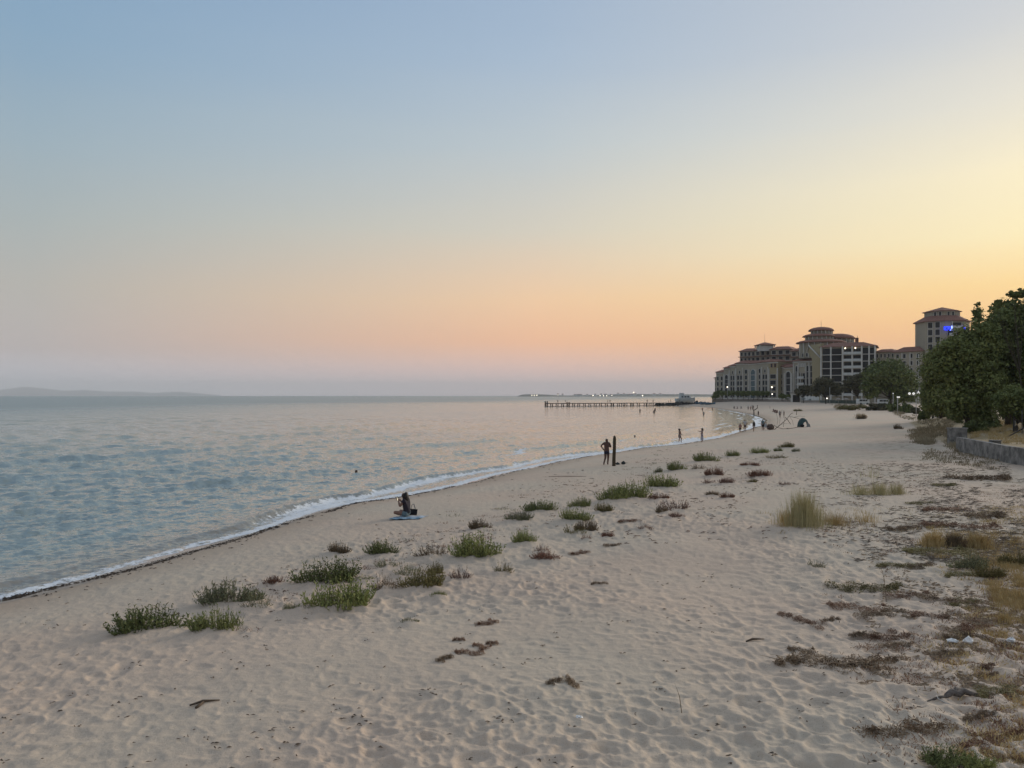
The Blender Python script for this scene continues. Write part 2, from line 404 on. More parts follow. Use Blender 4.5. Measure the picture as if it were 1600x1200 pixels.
def sand_mat():
    m = bpy.data.materials.new('sand'); m.use_nodes = True; nt = m.node_tree; N = nt.nodes; L = nt.links; b = N['Principled BSDF']
    def A(n): k = N.new('ShaderNodeAttribute'); k.attribute_name = n; return k.outputs['Fac']
    geo = N.new('ShaderNodeNewGeometry'); P = geo.outputs['Position']
    def noise(sc, det=4, vec=P, rough=.5): n = N.new('ShaderNodeTexNoise'); n.inputs['Scale'].default_value = sc; n.inputs['Detail'].default_value = det; n.inputs['Roughness'].default_value = rough; L.new(vec, n.inputs['Vector']); return n.outputs[0]
    def mr(x, a_, b_, c=0, d=1): n = N.new('ShaderNodeMapRange'); L.new(x, n.inputs[0]); n.inputs[1].default_value = a_; n.inputs[2].default_value = b_; n.inputs[3].default_value = c; n.inputs[4].default_value = d; return n.outputs[0]
    def mix(f, a_, b_, bt='MIX'):
        n = N.new('ShaderNodeMix'); n.data_type = 'RGBA'; n.blend_type = bt
        for sock, v in (('Factor', f), ('A', a_), ('B', b_)):
            if isinstance(v, (tuple, float)): n.inputs[sock].default_value = v
            else: L.new(v, n.inputs[sock])
        return n.outputs['Result']
    def mm(op, a_, b_, cl=False):
        n = N.new('ShaderNodeMath'); n.operation = op; n.use_clamp = cl
        for i, v in enumerate((a_, b_)):
            if isinstance(v, (int, float)): n.inputs[i].default_value = v
            else: L.new(v, n.inputs[i])
        return n.outputs[0]
    c = mix(mr(noise(.35, 5), .38, .62), (*SAND_A, 1), (*SAND_B, 1))
    c = mix(mr(noise(.12, 2), .42, .6), c, (*SAND_C, 1))
    c = mix(mr(noise(9, 6, rough=.65), .3, .75, 0, .35), c, (*[k * .72 for k in SAND_A], 1))
    c = mix(mr(noise(160, 3, rough=.8), .45, .75, 0, .45), c, (.16, .12, .09, 1))            # dark grains
    c = mix(mr(noise(45, 3), .66, .72, 0, .6), c, (.10, .075, .05, 1))                        # specks of litter
    # organic litter and dry crust on the landward side
    lit = mm('MULTIPLY', A('litter'), mr(noise(1.3, 6, rough=.7), .5, .62), True)
    c = mix(mm('MULTIPLY', lit, .55), c, (.17, .125, .075, 1))
    cov = mm('MULTIPLY', A('cover'), mr(noise(.8, 6, rough=.7), .25, .55), True)
    c = mix(cov, c, (.30, .22, .11, 1))
    sh = mm('ADD', A('shore'), mr(noise(.9, 5), 0, 1, -.45, .45))
    damp = mr(sh, 3.4, .9); wet = mr(sh, 1.25, .5)
    c = mix(mm('MULTIPLY', damp, .55), c, (.30, .215, .15, 1))
    c = mix(mm('MULTIPLY', wet, .55), c, (.075, .052, .036, 1))
    L.new(c, b.inputs['Base Color'])
    L.new(mr(wet, 0, 1, .95, .13), b.inputs['Roughness']); b.inputs['Specular IOR Level'].default_value = .35
    bp = N.new('ShaderNodeBump'); bp.inputs['Distance'].default_value = .022; L.new(mm('SUBTRACT', 1, wet), bp.inputs['Strength'])
    L.new(mm('ADD', noise(7, 5, rough=.6), mm('MULTIPLY', noise(60, 3), .25)), bp.inputs['Height']); L.new(bp.outputs[0], b.inputs['Normal'])
    return m
SAND_A = (.63, .49, .37); SAND_B = (.59, .455, .345); SAND_C = (.57, .475, .365)
build_land()

# ------------------------------------------------------------------ sea
def build_sea():
    qs = np.concatenate([np.arange(640, 330, -4.), np.arange(330, 40, -1.0), np.arange(40, 6, -.5), np.arange(6, 1, -.25), [.9, .7, .5, .4, .3]])
    rows = np.concatenate([[.5, 3, 6], H * F / qs])
    rows = np.unique(np.concatenate([rows[rows < 8000], [8000, 11000, 16000, 20500]]))
    cf = np.arctan(np.arange(-860, 862, 2.0) / F); cols = np.concatenate([-side[::-1], cf, side])
    x, y = polar(rows, cols); s = sdist(x, y).reshape(x.shape)
    used, f = grid_faces(*x.shape, s < 1.3)
    x = x.ravel()[used]; y = y.ravel()[used]; s = s.ravel()[used]; d = np.hypot(x, y)
    row_sp = np.maximum(d * d / (H * F), .02)
    sh = s + .5 * vnoise(x * .16, y * .16, 3) + .25 * vnoise(x * .6, y * .6, 5)
    z = np.zeros_like(x); rr = np.random.default_rng(3)
    # wind chop: many small trains running roughly shoreward (towards +x, -y)
    for k in range(46):
        lam = .22 * 1.125 ** k if k < 41 else rr.uniform(.8, 5)
        th = rr.normal(math.radians(-32), .55); kx, ky = math.cos(th) * 2 * math.pi / lam, math.sin(th) * 2 * math.pi / lam
        amp = .0135 * (1 + 1.0 * min(1, max(0, (lam - .5) / 1.5))) * lam ** .76 * np.exp(-(lam / (1.35 + .06 * np.clip(-s, 0, 200))) ** 2)
        ph = kx * x + ky * y + rr.uniform(0, 6.28) + 1.8 * vnoise(x / lam / 3, y / lam / 3, 200 + k)
        z += amp * (np.sin(ph) + .25 * np.cos(2 * ph)) * np.exp(-(row_sp / lam * 1.0) ** 2)
    z *= .45 + .55 * sstep(.5, 9, -s)
    # low swell that bends parallel to the shore, broken into patches
    for lam, amp, ofs, sd in ((7.5, .15, 0, 1), (4.2, .07, 2.0, 2), (13, .20, 1.0, 4)):
        ph = 2 * math.pi * s / lam + 2.6 * vnoise(x * .035, y * .035, 40 + sd) * 2 + ofs
        cr = np.clip(np.sin(ph + .35 * np.sin(ph)), 0, 1) ** 7
        z += amp * (cr - .25) * sstep(2.0, 9, -s) * np.clip(.35 + 2.6 * vnoise(x * .035, y * .035, 50 + sd) + .8 * vnoise(x * .3, y * .3, 57 + sd), 0, 1.2) * np.exp(-(row_sp / lam * 2) ** 2)
    # the little breaker running in along the edge
    bc = -1.35 - 1.3 * sstep(32, 48, y) * (1 - sstep(62, 80, y)) + 1.5 * vnoise(x * .09, y * .09, 90) + .5 * vnoise(x * .5, y * .5, 91)
    mod = np.clip(.75 + .5 * sstep(30, 42, y) + 1.5 * vnoise(x * .12, y * .12, 93), .15, 1.5)
    t = sh - bc; far = 1 / (1 + (d / 120.) ** 2)
    ridge = np.where(t < 0, np.exp(-(t / .8) ** 2), np.exp(-(t / .24) ** 2)) * .19 * mod
    z += ridge * far ** .5
    for o_, a_, sd_ in ((4.6, .10, 131), (8.2, .12, 132), (12.5, .10, 133)):
        tt = sh + o_ + 2.2 * vnoise(x * .07, y * .07, sd_); z += a_ * np.where(tt < 0, np.exp(-(tt / 1.1) ** 2), np.exp(-(tt / .38) ** 2)) * np.clip(.5 + 2.2 * vnoise(x * .07, y * .07, sd_ + 9), 0, 1.2) * far ** .5
    z += np.where(sh > -.6, .012, .0) * 0 + .03 * sstep(-1.2, -.1, sh) * far    # thin swash lens
    foam = sstep(-.05, .35, t + .35 * vnoise(x * 2.3, y * 2.3, 95)) * mod * .95
    foam = foam * (.82 + .75 * sstep(28, 42, y)) * (.44 + .24 * sstep(0, .7, t)) * (1 - .55 * sstep(.5, 1.6, t) * sstep(-.3, -.7, sh)) + .55 * sstep(-.42, -.10, sh)
    for k_, (o_, w_) in enumerate(((1.9, .35), (4.2, .5), (7.5, .6))): foam += .98 * sstep(45, 70, y) * np.exp(-((sh + o_ + (1.2 + k_) * vnoise(x * .12, y * .12, 98 + k_)) / w_) ** 2) * np.clip(.6 + 1.8 * vnoise(x * .1, y * .1, 120 + k_), 0, 1)
    # a second, weaker line of foam further out, and one in the bay
    b2 = -5.2 + 2.5 * vnoise(x * .05, y * .05, 96)
    foam += .55 * np.exp(-((sh - b2) / .35) ** 2) * np.clip(3 * vnoise(x * .09, y * .09, 97), 0, 1)
    foam = np.clip(foam, 0, 1) * (s > -9)
    me = mesh_np('sea', np.stack([x, y, z], 1), f)
    def attr(n, v):
        a_ = me.attributes.new(n, 'FLOAT', 'POINT'); a_.data.foreach_set('value', v.astype(np.float32))
    attr('foam', foam); attr('shore', sh)
    tag(link('sea', me, sea_mat()), kind='structure', label='calm grey blue sea with small waves and a line of foam at the beach')

def sea_mat():
    m = bpy.data.materials.new('sea_water'); m.use_nodes = True; nt = m.node_tree; N = nt.nodes; L = nt.links; b = N['Principled BSDF']
    geo = N.new('ShaderNodeNewGeometry'); P = geo.outputs['Position']
    def A(n): k = N.new('ShaderNodeAttribute'); k.attribute_name = n; return k.outputs['Fac']
    def noise(sc, det=3, color=False, st=None, rough=.5):
        v = P
        if st: mp = N.new('ShaderNodeMapping'); mp.inputs['Scale'].default_value = st; mp.inputs['Rotation'].default_value = (0, 0, math.radians(-15)); L.new(P, mp.inputs[0]); v = mp.outputs[0]
        n = N.new('ShaderNodeTexNoise'); n.inputs['Scale'].default_value = sc; n.inputs['Detail'].default_value = det; n.inputs['Roughness'].default_value = rough; L.new(v, n.inputs['Vector'])
        return n.outputs['Color' if color else 0]
    def mr(x, a_, b_, c=0, d=1): n = N.new('ShaderNodeMapRange'); L.new(x, n.inputs[0]); n.inputs[1].default_value = a_; n.inputs[2].default_value = b_; n.inputs[3].default_value = c; n.inputs[4].default_value = d; return n.outputs[0]
    def mix(f, a_, b_):
        n = N.new('ShaderNodeMix'); n.data_type = 'RGBA'
        for sock, v in (('Factor', f), ('A', a_), ('B', b_)):
            if isinstance(v, (tuple, float)): n.inputs[sock].default_value = v
            else: L.new(v, n.inputs[sock])
        return n.outputs['Result']
    def mm(op, a_, b_, cl=False):
        n = N.new('ShaderNodeMath'); n.operation = op; n.use_clamp = cl
        for i, v in enumerate((a_, b_)):
            if isinstance(v, (int, float)): n.inputs[i].default_value = v
            else: L.new(v, n.inputs[i])
        return n.outputs[0]
    def vm(op, a_, b_):
        n = N.new('ShaderNodeVectorMath'); n.operation = op
        for i, v in enumerate((a_, b_)):
            if isinstance(v, (tuple, list)): n.inputs[i].default_value = v
            else: L.new(v, n.inputs[i])
        return n.outputs[0]
    gust = mr(noise(.03, 3, st=(1, 1.8, 1)), .3, .7, .55, 1.15)       # wind lanes
    out = mr(A('shore'), -.5, -8, .8, 1)
    sl = None
    for sc, k, st in ((1.6, .30, (1.0, 2.0, 1)), (4., .42, (1, 1.8, 1)), (11., .16, (1, 1.2, 1))):
        v = vm('MULTIPLY', vm('SUBTRACT', noise(sc, 2, True, st), (.5, .5, .5)), (k * SLOPE, k * SLOPE, 0))
        sl = v if sl is None else vm('ADD', sl, v)
    farw = mr(A('shore'), -25, -150)
    for sc, k, st in ((.16, .34, (1, 1.2, 1)), (.45, .42, (1, 1.2, 1))):
        v = N.new('ShaderNodeVectorMath'); v.operation = 'SCALE'; L.new(vm('MULTIPLY', vm('SUBTRACT', noise(sc, 3, True, st), (.5, .5, .5)), (k * SLOPE * .22, k * SLOPE * .22, 0)), v.inputs[0]); L.new(farw, v.inputs['Scale']); sl = vm('ADD', sl, v.outputs[0])
    sc_ = N.new('ShaderNodeVectorMath'); sc_.operation = 'SCALE'; L.new(sl, sc_.inputs[0]); L.new(mm('MULTIPLY', gust, out), sc_.inputs['Scale'])
    nrm = N.new('ShaderNodeVectorMath'); nrm.operation = 'NORMALIZE'; L.new(vm('ADD', geo.outputs['Normal'], sc_.outputs[0]), nrm.inputs[0])
    L.new(nrm.outputs[0], b.inputs['Normal'])
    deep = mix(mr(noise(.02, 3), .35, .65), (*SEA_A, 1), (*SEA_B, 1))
    shal = mr(A('shore'), -4.5, -.4)
    body = mix(mm('MULTIPLY', shal, .9), deep, (.24, .20, .155, 1))
    fo = A('foam'); pat = mm('ADD', mm('MULTIPLY', noise(3.2, 6, rough=.7), .65), mm('MULTIPLY', noise(11, 4, rough=.7), .35))
    fm = mr(mm('ADD', mm('MULTIPLY', fo, .66), mm('MULTIPLY', mm('SUBTRACT', pat, .5), 2.1)), .38, .60)
    fm = mm('MULTIPLY', fm, mr(fo, .02, .2))
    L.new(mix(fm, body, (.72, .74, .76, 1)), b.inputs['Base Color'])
    L.new(mm('MAXIMUM', mr(fm, 0, 1, 0, .8), mm('ADD', mr(A('shore'), -1.5, -12, .07, .10), mr(A('shore'), -60, -300, 0, .22))), b.inputs['Roughness']); b.inputs['IOR'].default_value = 1.43; b.inputs['Specular Tint'].default_value = (.88, 1, 1, 1)
    return m
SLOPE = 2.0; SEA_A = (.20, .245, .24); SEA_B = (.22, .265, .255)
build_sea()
# ------------------------------------------------------------------ far shores
def ridge_mesh(us, vtops, d0, depth, vbase=619.5, rough=.3, n=160, seed=1):
    """a low range of land: profile across the view, rounded in depth"""
    U = np.linspace(us[0], us[-1], n); T = np.interp(U, us, vtops)
    hgt = np.maximum((618.6 - T), 0) * d0 / F
    hgt = hgt * (.82 if d0 > 9000 else 1) * (1 + .12 * fbm(U * .05, U * 0 + seed, 4, seed)) ; X = (U - 800) / F * d0
    m = 9; V = []
    for j in range(m):
        t = j / (m - 1); prof = math.sin(math.pi * min(t * 1.25, 1) / 2 if t < .8 else math.pi / 2 * (1 - (t - .8) / .2)) 
        for i in range(n):
            V.append((X[i] * (1 + t * depth / d0), d0 + t * depth, -3 + (hgt[i] + 3) * prof * (1 + .1 * vnoise(i * .2, j * .9, seed + 5))))
    fs = [(j * n + i, j * n + i + 1, (j + 1) * n + i + 1, (j + 1) * n + i) for j in range(m - 1) for i in range(n - 1)]
    return mesh_np('land', V, fs)
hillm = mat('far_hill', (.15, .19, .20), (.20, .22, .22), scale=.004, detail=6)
o = link('hills', ridge_mesh([-420, -300, -150, 0, 30, 45, 70, 100, 135, 175, 215, 245, 280, 345], [612, 604, 607, 607, 600.5, 600, 603.5, 608.5, 607, 611, 610.5, 612.5, 610.5, 617.6], 19000, 1500, seed=3), hillm)
tag(o, kind='structure', label='faint blue mountains across the bay on the left')
capem = mat('cape_land', (.045, .06, .05), (.13, .125, .095), scale=.02, detail=6)
cape_us = [808, 816, 826, 850, 868, 885, 905, 925, 940, 965, 975, 990, 1010, 1050, 1085, 1120, 1200, 1400, 1700]
cape_v = [618.4, 614.8, 614.3, 614.6, 615.8, 616.8, 616.2, 615.8, 616, 614.2, 613.6, 614, 613.6, 613.8, 614.2, 615, 614, 612, 612]
o = link('headland', ridge_mesh(cape_us, cape_v, 3600, 1200, seed=8), capem); tag(o, kind='structure', label='low headland with town lights across the bay')
# the town on the headland: small houses with windows, some lit lamps
wh = mat('far_white', (.62, .6, .56)); rf = mat('far_roof', (.30, .14, .09)); lampm = mat('far_lamp', (.9, .8, .6), emit=(1, .86, .66), estr=4); pane = mat('far_pane', (.05, .06, .07), rough=.3)
town = [(905, 618, 26, 5, rf), (930, 617.6, 9, 5, wh), (946, 617.5, 14, 4, wh), (955, 617.5, 10, 3, wh), (872, 616.8, 9, 4, wh), (879, 617, 8, 3, wh), (898, 617.5, 8, 4, rf), (966, 616.5, 8, 6, wh),
        (986, 617.6, 22, 4.5, wh), (992, 617.4, 14, 6.5, wh), (1002, 617.6, 11, 4, wh), (1022, 617, 12, 5, wh), (1032, 616.5, 9, 4, rf), (918, 617.5, 7, 4, wh), (939, 617, 8, 4, rf), (975, 616.8, 9, 5, wh)]
TLAB = ['long low red roofed building left of centre on the far headland', 'small white house right of the long red roofed one on the headland', 'white house at the left end of the bright light row on the headland', 'white house at the right end of the bright light row on the headland',
 'leftmost of the two houses on the saddle of the headland', 'right hand house on the saddle of the headland', 'little red roofed house just left of the long red roofed one', 'tall narrow white house right of the light row on the headland',
 'widest white building below the white tower of the far town', 'higher white building beside the tower of the far town', 'white house right of the tower of the far town', 'sail shaped white house alone right of the tower', 'rightmost little house of the far town', 'small house between the long roof and the lone town lamp',
 'small red roofed house inside the light row of the far town', 'white house just left of the widest white building of the town']
for i, (u, v, w, h, m_) in enumerate(town):
    d = 3560 + (i % 3) * 15; c = at(u, v, d); c.z = max(c.z, .5)
    e_ = empty('coastal_house', c, rnd.uniform(-.3, .3), TLAB[i], 'house', 'houses of the far town')
    mb = MB(); mb.box(-w / 2, w / 2, 0, 9, -3, h); mb.build('wall', m_ if m_ is wh else wh, e_)
    mb = MB(); mb.add([(-w / 2 - .5, -.5, h), (w / 2 + .5, -.5, h), (w / 2 + .5, 9.5, h), (-w / 2 - .5, 9.5, h), (-w / 2, 4.5, h + 2.2), (w / 2, 4.5, h + 2.2)], [(0, 1, 5, 4), (2, 3, 4, 5), (1, 2, 5), (3, 0, 4), (3, 2, 1, 0)]); mb.build('roof', rf, e_)
    for k in range(max(1, int(w / 6))):
        x = -w / 2 + (k + .5) * w / max(1, int(w / 6)); mb = MB(); mb.box(x - 1, x + 1, -.12, -.02, h * .3, h * .75); mb.build('window', pane, e_)
tw = empty('tower', at(990, 617, 3540), 0, 'white tower rising above the far town on the headland', 'tower')
mb = MB(); mb.prism([(2.2 * math.cos(k * .785), 2.2 * math.sin(k * .785)) for k in range(8)], -3, 9); mb.build('shaft', wh, tw)
mb = MB(); mb.ball((0, 0, 10.5), 2.6); mb.build('lantern', lampm, tw)
for (u, v, r, lab) in [(831, 617.6, 1.7, 'leftmost of the three lamps on the dark cape'), (835, 617.8, 1.9, 'middle one of the three lamps on the dark cape'), (839, 617.6, 1.7, 'rightmost of the three lamps on the dark cape'),
       (926.5, 618, 2.0, 'lone lamp between the red roofs and white houses of the far town'), (937.5, 618.3, 1.5, 'small lamp left of the long row of lights in the far town'), (943, 618.3, 1.8, 'bright lamp at the start of the light row in the far town'),
       (948, 618.4, 1.5, 'lamp at the end of the light row in the far town'), (956, 617.8, 1.3, 'faint lamp right of the light row in the far town'), (1004, 618, 2.2, 'lamp by the white sail shaped building on the far headland'), (872, 617, 1.3, 'faint lamp on the saddle of the far headland')]:
    c = at(u, v, 3520); l = empty('far_lamp', (c.x, c.y, 0), 0, lab, 'lamp')
    mb = MB(); mb.tube([(0, 0, -1), (0, 0, c.z)], .35, 5); mb.build('post', wh, l); mb = MB(); mb.ball((0, 0, c.z), r, n=8, m=5); mb.build('bulb', lampm, l)

# ------------------------------------------------------------------ pier
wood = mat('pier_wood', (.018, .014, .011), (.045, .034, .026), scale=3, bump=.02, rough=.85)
A_, B_ = Vector((px(853, 357), 357, 0)), Vector((px(1108, 392), 392, 0))
def PP(u):
    t = (u - 853) / (1108 - 853); return A_.lerp(B_, t)
pier = empty('pier', A_, 0, 'long dark timber pier on posts running out into the calm sea', 'pier')
deckz = 1.62; dirv = (B_ - A_).normalized(); nrm = Vector((-dirv.y, dirv.x, 0)); LEN = (B_ - A_).length
def pf(t, n, z): p = dirv * t + nrm * n; return (p.x, p.y, z)
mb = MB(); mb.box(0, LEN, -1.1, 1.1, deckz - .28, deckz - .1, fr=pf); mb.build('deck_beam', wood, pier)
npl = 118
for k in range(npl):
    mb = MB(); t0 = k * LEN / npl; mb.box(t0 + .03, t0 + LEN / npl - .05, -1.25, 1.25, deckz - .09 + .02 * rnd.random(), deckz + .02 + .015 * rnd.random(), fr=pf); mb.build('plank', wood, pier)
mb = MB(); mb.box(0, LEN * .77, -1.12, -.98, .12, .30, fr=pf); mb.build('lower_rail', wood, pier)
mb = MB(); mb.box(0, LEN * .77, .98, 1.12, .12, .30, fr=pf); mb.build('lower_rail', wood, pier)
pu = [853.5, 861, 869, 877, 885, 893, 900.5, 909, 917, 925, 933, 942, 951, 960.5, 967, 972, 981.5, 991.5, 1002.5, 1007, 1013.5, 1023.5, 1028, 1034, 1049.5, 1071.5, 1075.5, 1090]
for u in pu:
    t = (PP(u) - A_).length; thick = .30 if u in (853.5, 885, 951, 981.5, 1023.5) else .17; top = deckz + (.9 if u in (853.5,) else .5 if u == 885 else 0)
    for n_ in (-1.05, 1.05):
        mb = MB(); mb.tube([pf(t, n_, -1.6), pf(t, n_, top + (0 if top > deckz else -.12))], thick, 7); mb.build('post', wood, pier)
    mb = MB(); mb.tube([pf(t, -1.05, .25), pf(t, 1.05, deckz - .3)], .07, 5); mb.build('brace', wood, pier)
# breakwater of dark stones at the root of the pier
stm = mat('groin_stone', (.035, .032, .03), (.10, .09, .08), scale=1.2, bump=.05)
br = empty('breakwater', (80, 394, 0), 0, 'dark rock breakwater behind the root of the pier', 'breakwater')
def rock_me(seed, sx=1, sy=1, sz=1):
    r = random.Random(seed); mb = MB(); mb.ball((0, 0, 0), 1, n=7, m=5)
    mb.v = [(x * sx * (1 + .3 * (r.random() - .5)), y * sy * (1 + .3 * (r.random() - .5)), z * sz * (1 + .3 * (r.random() - .5))) for x, y, z in mb.v]; mb.sm = [False] * len(mb.sm)
    return mb.mesh('stone')
rocks = [rock_me(k) for k in range(5)]
for k in range(150):
    t = rnd.random(); x = -5 + t * 27; h = .4 + 1.9 * t; y = rnd.uniform(-2.5, 2.5)
    o = link('stone', rocks[k % 5], stm, br, (x, 6 + y + 6 * t, h * (1 - abs(y) / 3.4) * rnd.uniform(.4, 1))); s_ = rnd.uniform(.5, 1.0); o.scale = (s_ * 1.2, s_, s_ * .8); o.rotation_euler = (rnd.random(), rnd.random(), rnd.random() * 6)
# white boat behind the pier, blue boats on the sand
white = mat('boat_white', (.55, .57, .55), (.48, .5, .48), rough=.5, scale=1)
glass = mat('dark_glass', (.02, .025, .03), rough=.15, spec=.5)
bt = empty('motor_boat', at(1071, 628, 420), math.radians(8), 'white cabin boat moored behind the pier root beside the breakwater', 'boat')
def hull(L, W, D, n=14, bow=.75):
    V = []; fs = []
    for i in range(n):
        t = i / (n - 1); x = (t - .5) * L; w = W / 2 * (1 - max(0, (t - .45) / .55) ** 2.2) + .02; z = D * (1 + .35 * max(0, (t - .4) / .6) ** 2)
        V += [(x, -w, z), (x, -w * .82, z * .35), (x, 0, -.25 * D if t < .9 else 0), (x, w * .82, z * .35), (x, w, z)]
    for i in range(n - 1):
        for k in range(4): fs.append((i * 5 + k, i * 5 + 5 + k, i * 5 + 6 + k, i * 5 + 1 + k))
        fs.append((i * 5 + 4, i * 5 + 9, i * 5 + 5, i * 5))
    fs.append((0, 1, 2, 3, 4)); mb = MB(); mb.add(V, fs); return mb
hull(11, 3.4, 1.9).build('hull', white, bt)
mb = MB(); mb.add([(-3.5, -1.2, 1.9), (3.2, -1.1, 2.1), (3.2, 1.1, 2.1), (-3.5, 1.2, 1.9), (-3.3, -1.05, 3.5), (1.6, -1, 3.6), (1.6, 1, 3.6), (-3.3, 1.05, 3.5)], [(0, 1, 5, 4), (1, 2, 6, 5), (2, 3, 7, 6), (3, 0, 4, 7), (4, 5, 6, 7), (3, 2, 1, 0)]); mb.build('cabin', white, bt)
mb = MB(); mb.box(-3.2, -1.2, -.9, .9, 3.55, 4.9); mb.build('flybridge', white, bt)
for x in (-2.6, -.9, .7): mb = MB(); mb.box(x, x + .9, -1.22, -1.14, 2.5, 3.15); mb.build('window', glass, bt)
blue = mat('boat_blue', (.05, .12, .20), (.12, .18, .22), scale=1.5, rough=.5); bluer = mat('boat_cover', (.16, .20, .22), rough=.7)
for i, (u, v, d, a_, lab) in enumerate([(1101, 632.5, 370, .3, 'small blue rowing boat drawn up left beside the pier root'), (1110, 633, 360, -.2, 'small blue rowing boat drawn up nearest the sea wall'), (1094, 631.5, 385, .1, 'dark blue boat lying behind the two others at the pier root')]):
    z = ground(px(u, d), d); b_ = empty('rowing_boat', (px(u, d), d, z + .1), a_, lab, 'boat', 'boats drawn up by the pier')
    hull(4.6, 1.7, .75).build('hull', blue, b_)
    for x in (-1, .5): mb = MB(); mb.box(x, x + .3, -.7, .7, .55, .6); mb.build('thwart', bluer, b_)

# ------------------------------------------------------------------ hotel complex
plast = mat('hotel_plaster', (.31, .275, .21), (.38, .335, .25), scale=.12, rough=.9, bump=.01, bscale=8)
plast_y = mat('yellow_plaster', (.31, .26, .155), (.35, .295, .18), scale=.15)
trim = mat('pale_trim', (.58, .56, .50), (.50, .48, .43), scale=.6)
roofm = mat('terracotta', (.20, .10, .075), (.28, .145, .105), scale=2.5, bump=.03, bscale=12)
dark = mat('dark_opening', (.018, .018, .018), (.035, .032, .03), scale=2, rough=.6)
teal = mat('teal_glass', (.03, .075, .085), (.05, .10, .11), scale=.4, rough=.12, spec=.6)
rail = mat('balcony_rail', (.52, .53, .50), (.46, .47, .44), scale=1)
lampw = mat('warm_lamp', (1, .9, .7), emit=(1, .84, .62), estr=3.5)
lampc = mat('white_lamp', (1, .95, .88), emit=(1, .93, .82), estr=3.5)

class Face:
    """a facade plane from p0 to p1 (camera side), z0 the ground"""
    def __init__(s, p0, p1):
        s.o = Vector((p0[0], p0[1], 0)); dv = Vector((p1[0] - p0[0], p1[1] - p0[1], 0)); s.L = dv.length; s.t = dv / s.L; s.n = Vector((s.t.y, -s.t.x, 0))
    def __call__(s, t, n, z): p = s.o + s.t * t + s.n * n; return (p.x, p.y, z)
def fpart(f, name, m, par, boxes):
    mb = MB()
    for b in boxes: mb.box(*b, fr=lambda x, y, z: f(x, y, z))
    return mb.build(name, m, par)
def window(f, par, t, z, w, h, glassm=dark, frame=trim, arch=False, bars=0):
    g = .14
    if arch:
        def ring(r0, r1, n0, n1, m=8):
            mb = MB(); R = []
            for k in range(m + 1):
                an = math.pi * k / m
                R.append([(t + w / 2 - math.cos(an) * r0, z + h - w / 2 + math.sin(an) * r0), (t + w / 2 - math.cos(an) * r1, z + h - w / 2 + math.sin(an) * r1)])
            V = []
            for (a, b) in R: V += [f(a[0], n0, a[1]), f(b[0], n0, b[1]), f(a[0], n1, a[1]), f(b[0], n1, b[1])]
            fs = []
            for k in range(m):
                i = k * 4; fs += [(i + 2, i + 3, i + 7, i + 6), (i + 1, i + 5, i + 7, i + 3), (i, i + 2, i + 6, i + 4)]
            mb.add(V, fs); return mb
        fr = ring(w / 2 - g, w / 2 + g, 0, .3)
        fr.box(t - g, t + g, 0, .3, z, z + h - w / 2, fr=f); fr.box(t + w - g, t + w + g, 0, .3, z, z + h - w / 2, fr=f)
        fo = fr.build('window', frame, par)
        pn = ring(.001, w / 2 - g, .02, .08); pn.box(t + g, t + w - g, .02, .08, z, z + h - w / 2, fr=f); pn.build('pane', glassm, fo)
    else:
        fr = MB(); fr.box(t - g, t, 0, .2, z - g, z + h + g, fr=f); fr.box(t + w, t + w + g, 0, .2, z - g, z + h + g, fr=f); fr.box(t, t + w, 0, .2, z + h, z + h + g, fr=f); fr.box(t, t + w, 0, .26, z - g, z, fr=f)
        fo = fr.build('window', frame, par)
        pn = MB(); pn.box(t, t + w, .02, .08, z, z + h, fr=f); pn.build('pane', glassm, fo)
    for k in range(bars):
        zz = z + h * (k + 1) / (bars + 1); fpart(f, 'transom', frame, fo, [(t + g, t + w - g, .05, .18, zz - .1, zz + .1)])
    return fo
def balcony(f, par, t, z, w, h=3.0, glassm=dark, depth=1.4, posts=True):
    """a loggia: dark opening, slab, rail and side posts"""
    fpart(f, 'balcony_door', glassm, par, [(t + .35, t + w - .35, .02, .1, z + .1, z + h - .55)])
    b = fpart(f, 'balcony', trim, par, [(t, t + w, .0, depth, z - .18, z)])
    fpart(f, 'rail', rail, b, [(t + .15, t + w - .15, depth - .12, depth - .03, z + .02, z + 1.0)])
    if posts: fpart(f, 'post', trim, b, [(t - .12, t + .12, depth - .32, depth - .02, z, z + h - .18)])
def tiled_roof(par, poly, z, over=.7, rise=1.6, name='roof', apex=None, mtl=None):
    """hipped or sloping slab over a polygon in x,y"""
    c = Vector((sum(p[0] for p in poly) / len(poly), sum(p[1] for p in poly) / len(poly), 0)); out = []; inn = []
    for p in poly:
        d_ = Vector((p[0], p[1], 0)) - c; L_ = d_.length; out.append(c + d_ * (1 + over / L_)); inn.append(c + d_ * (0.0 if apex else .55))
    n = len(poly); mb = MB(); V = [(p.x, p.y, z - .25) for p in out] + [(p.x, p.y, z) for p in out]
    fs = [(i, (i + 1) % n, n + (i + 1) % n, n + i) for i in range(n)] + [tuple(range(n - 1, -1, -1))]
    if apex: V.append((c.x, c.y, z + rise)); fs += [(n + i, n + (i + 1) % n, 2 * n) for i in range(n)]
    else:
        V += [(p.x, p.y, z + rise) for p in inn]; fs += [(n + i, n + (i + 1) % n, 2 * n + (i + 1) % n, 2 * n + i) for i in range(n)] + [tuple(range(2 * n, 3 * n))]
    mb.add(V, fs); return mb.build(name, mtl or roofm, par)
def XY(u, d): return (px(u, d), d)
def block(par, u0, d0, u1, d1, back, z0, z1, m=plast, name='wall'):
    f = Face(XY(u0, d0), XY(u1, d1)); bk = -back
    poly = [f(0, 0, 0)[:2], f(f.L, 0, 0)[:2], f(f.L, bk, 0)[:2], f(0, bk, 0)[:2]]
    mb = MB(); mb.prism(poly, z0, z1); mb.build(name, m, par); return f, poly

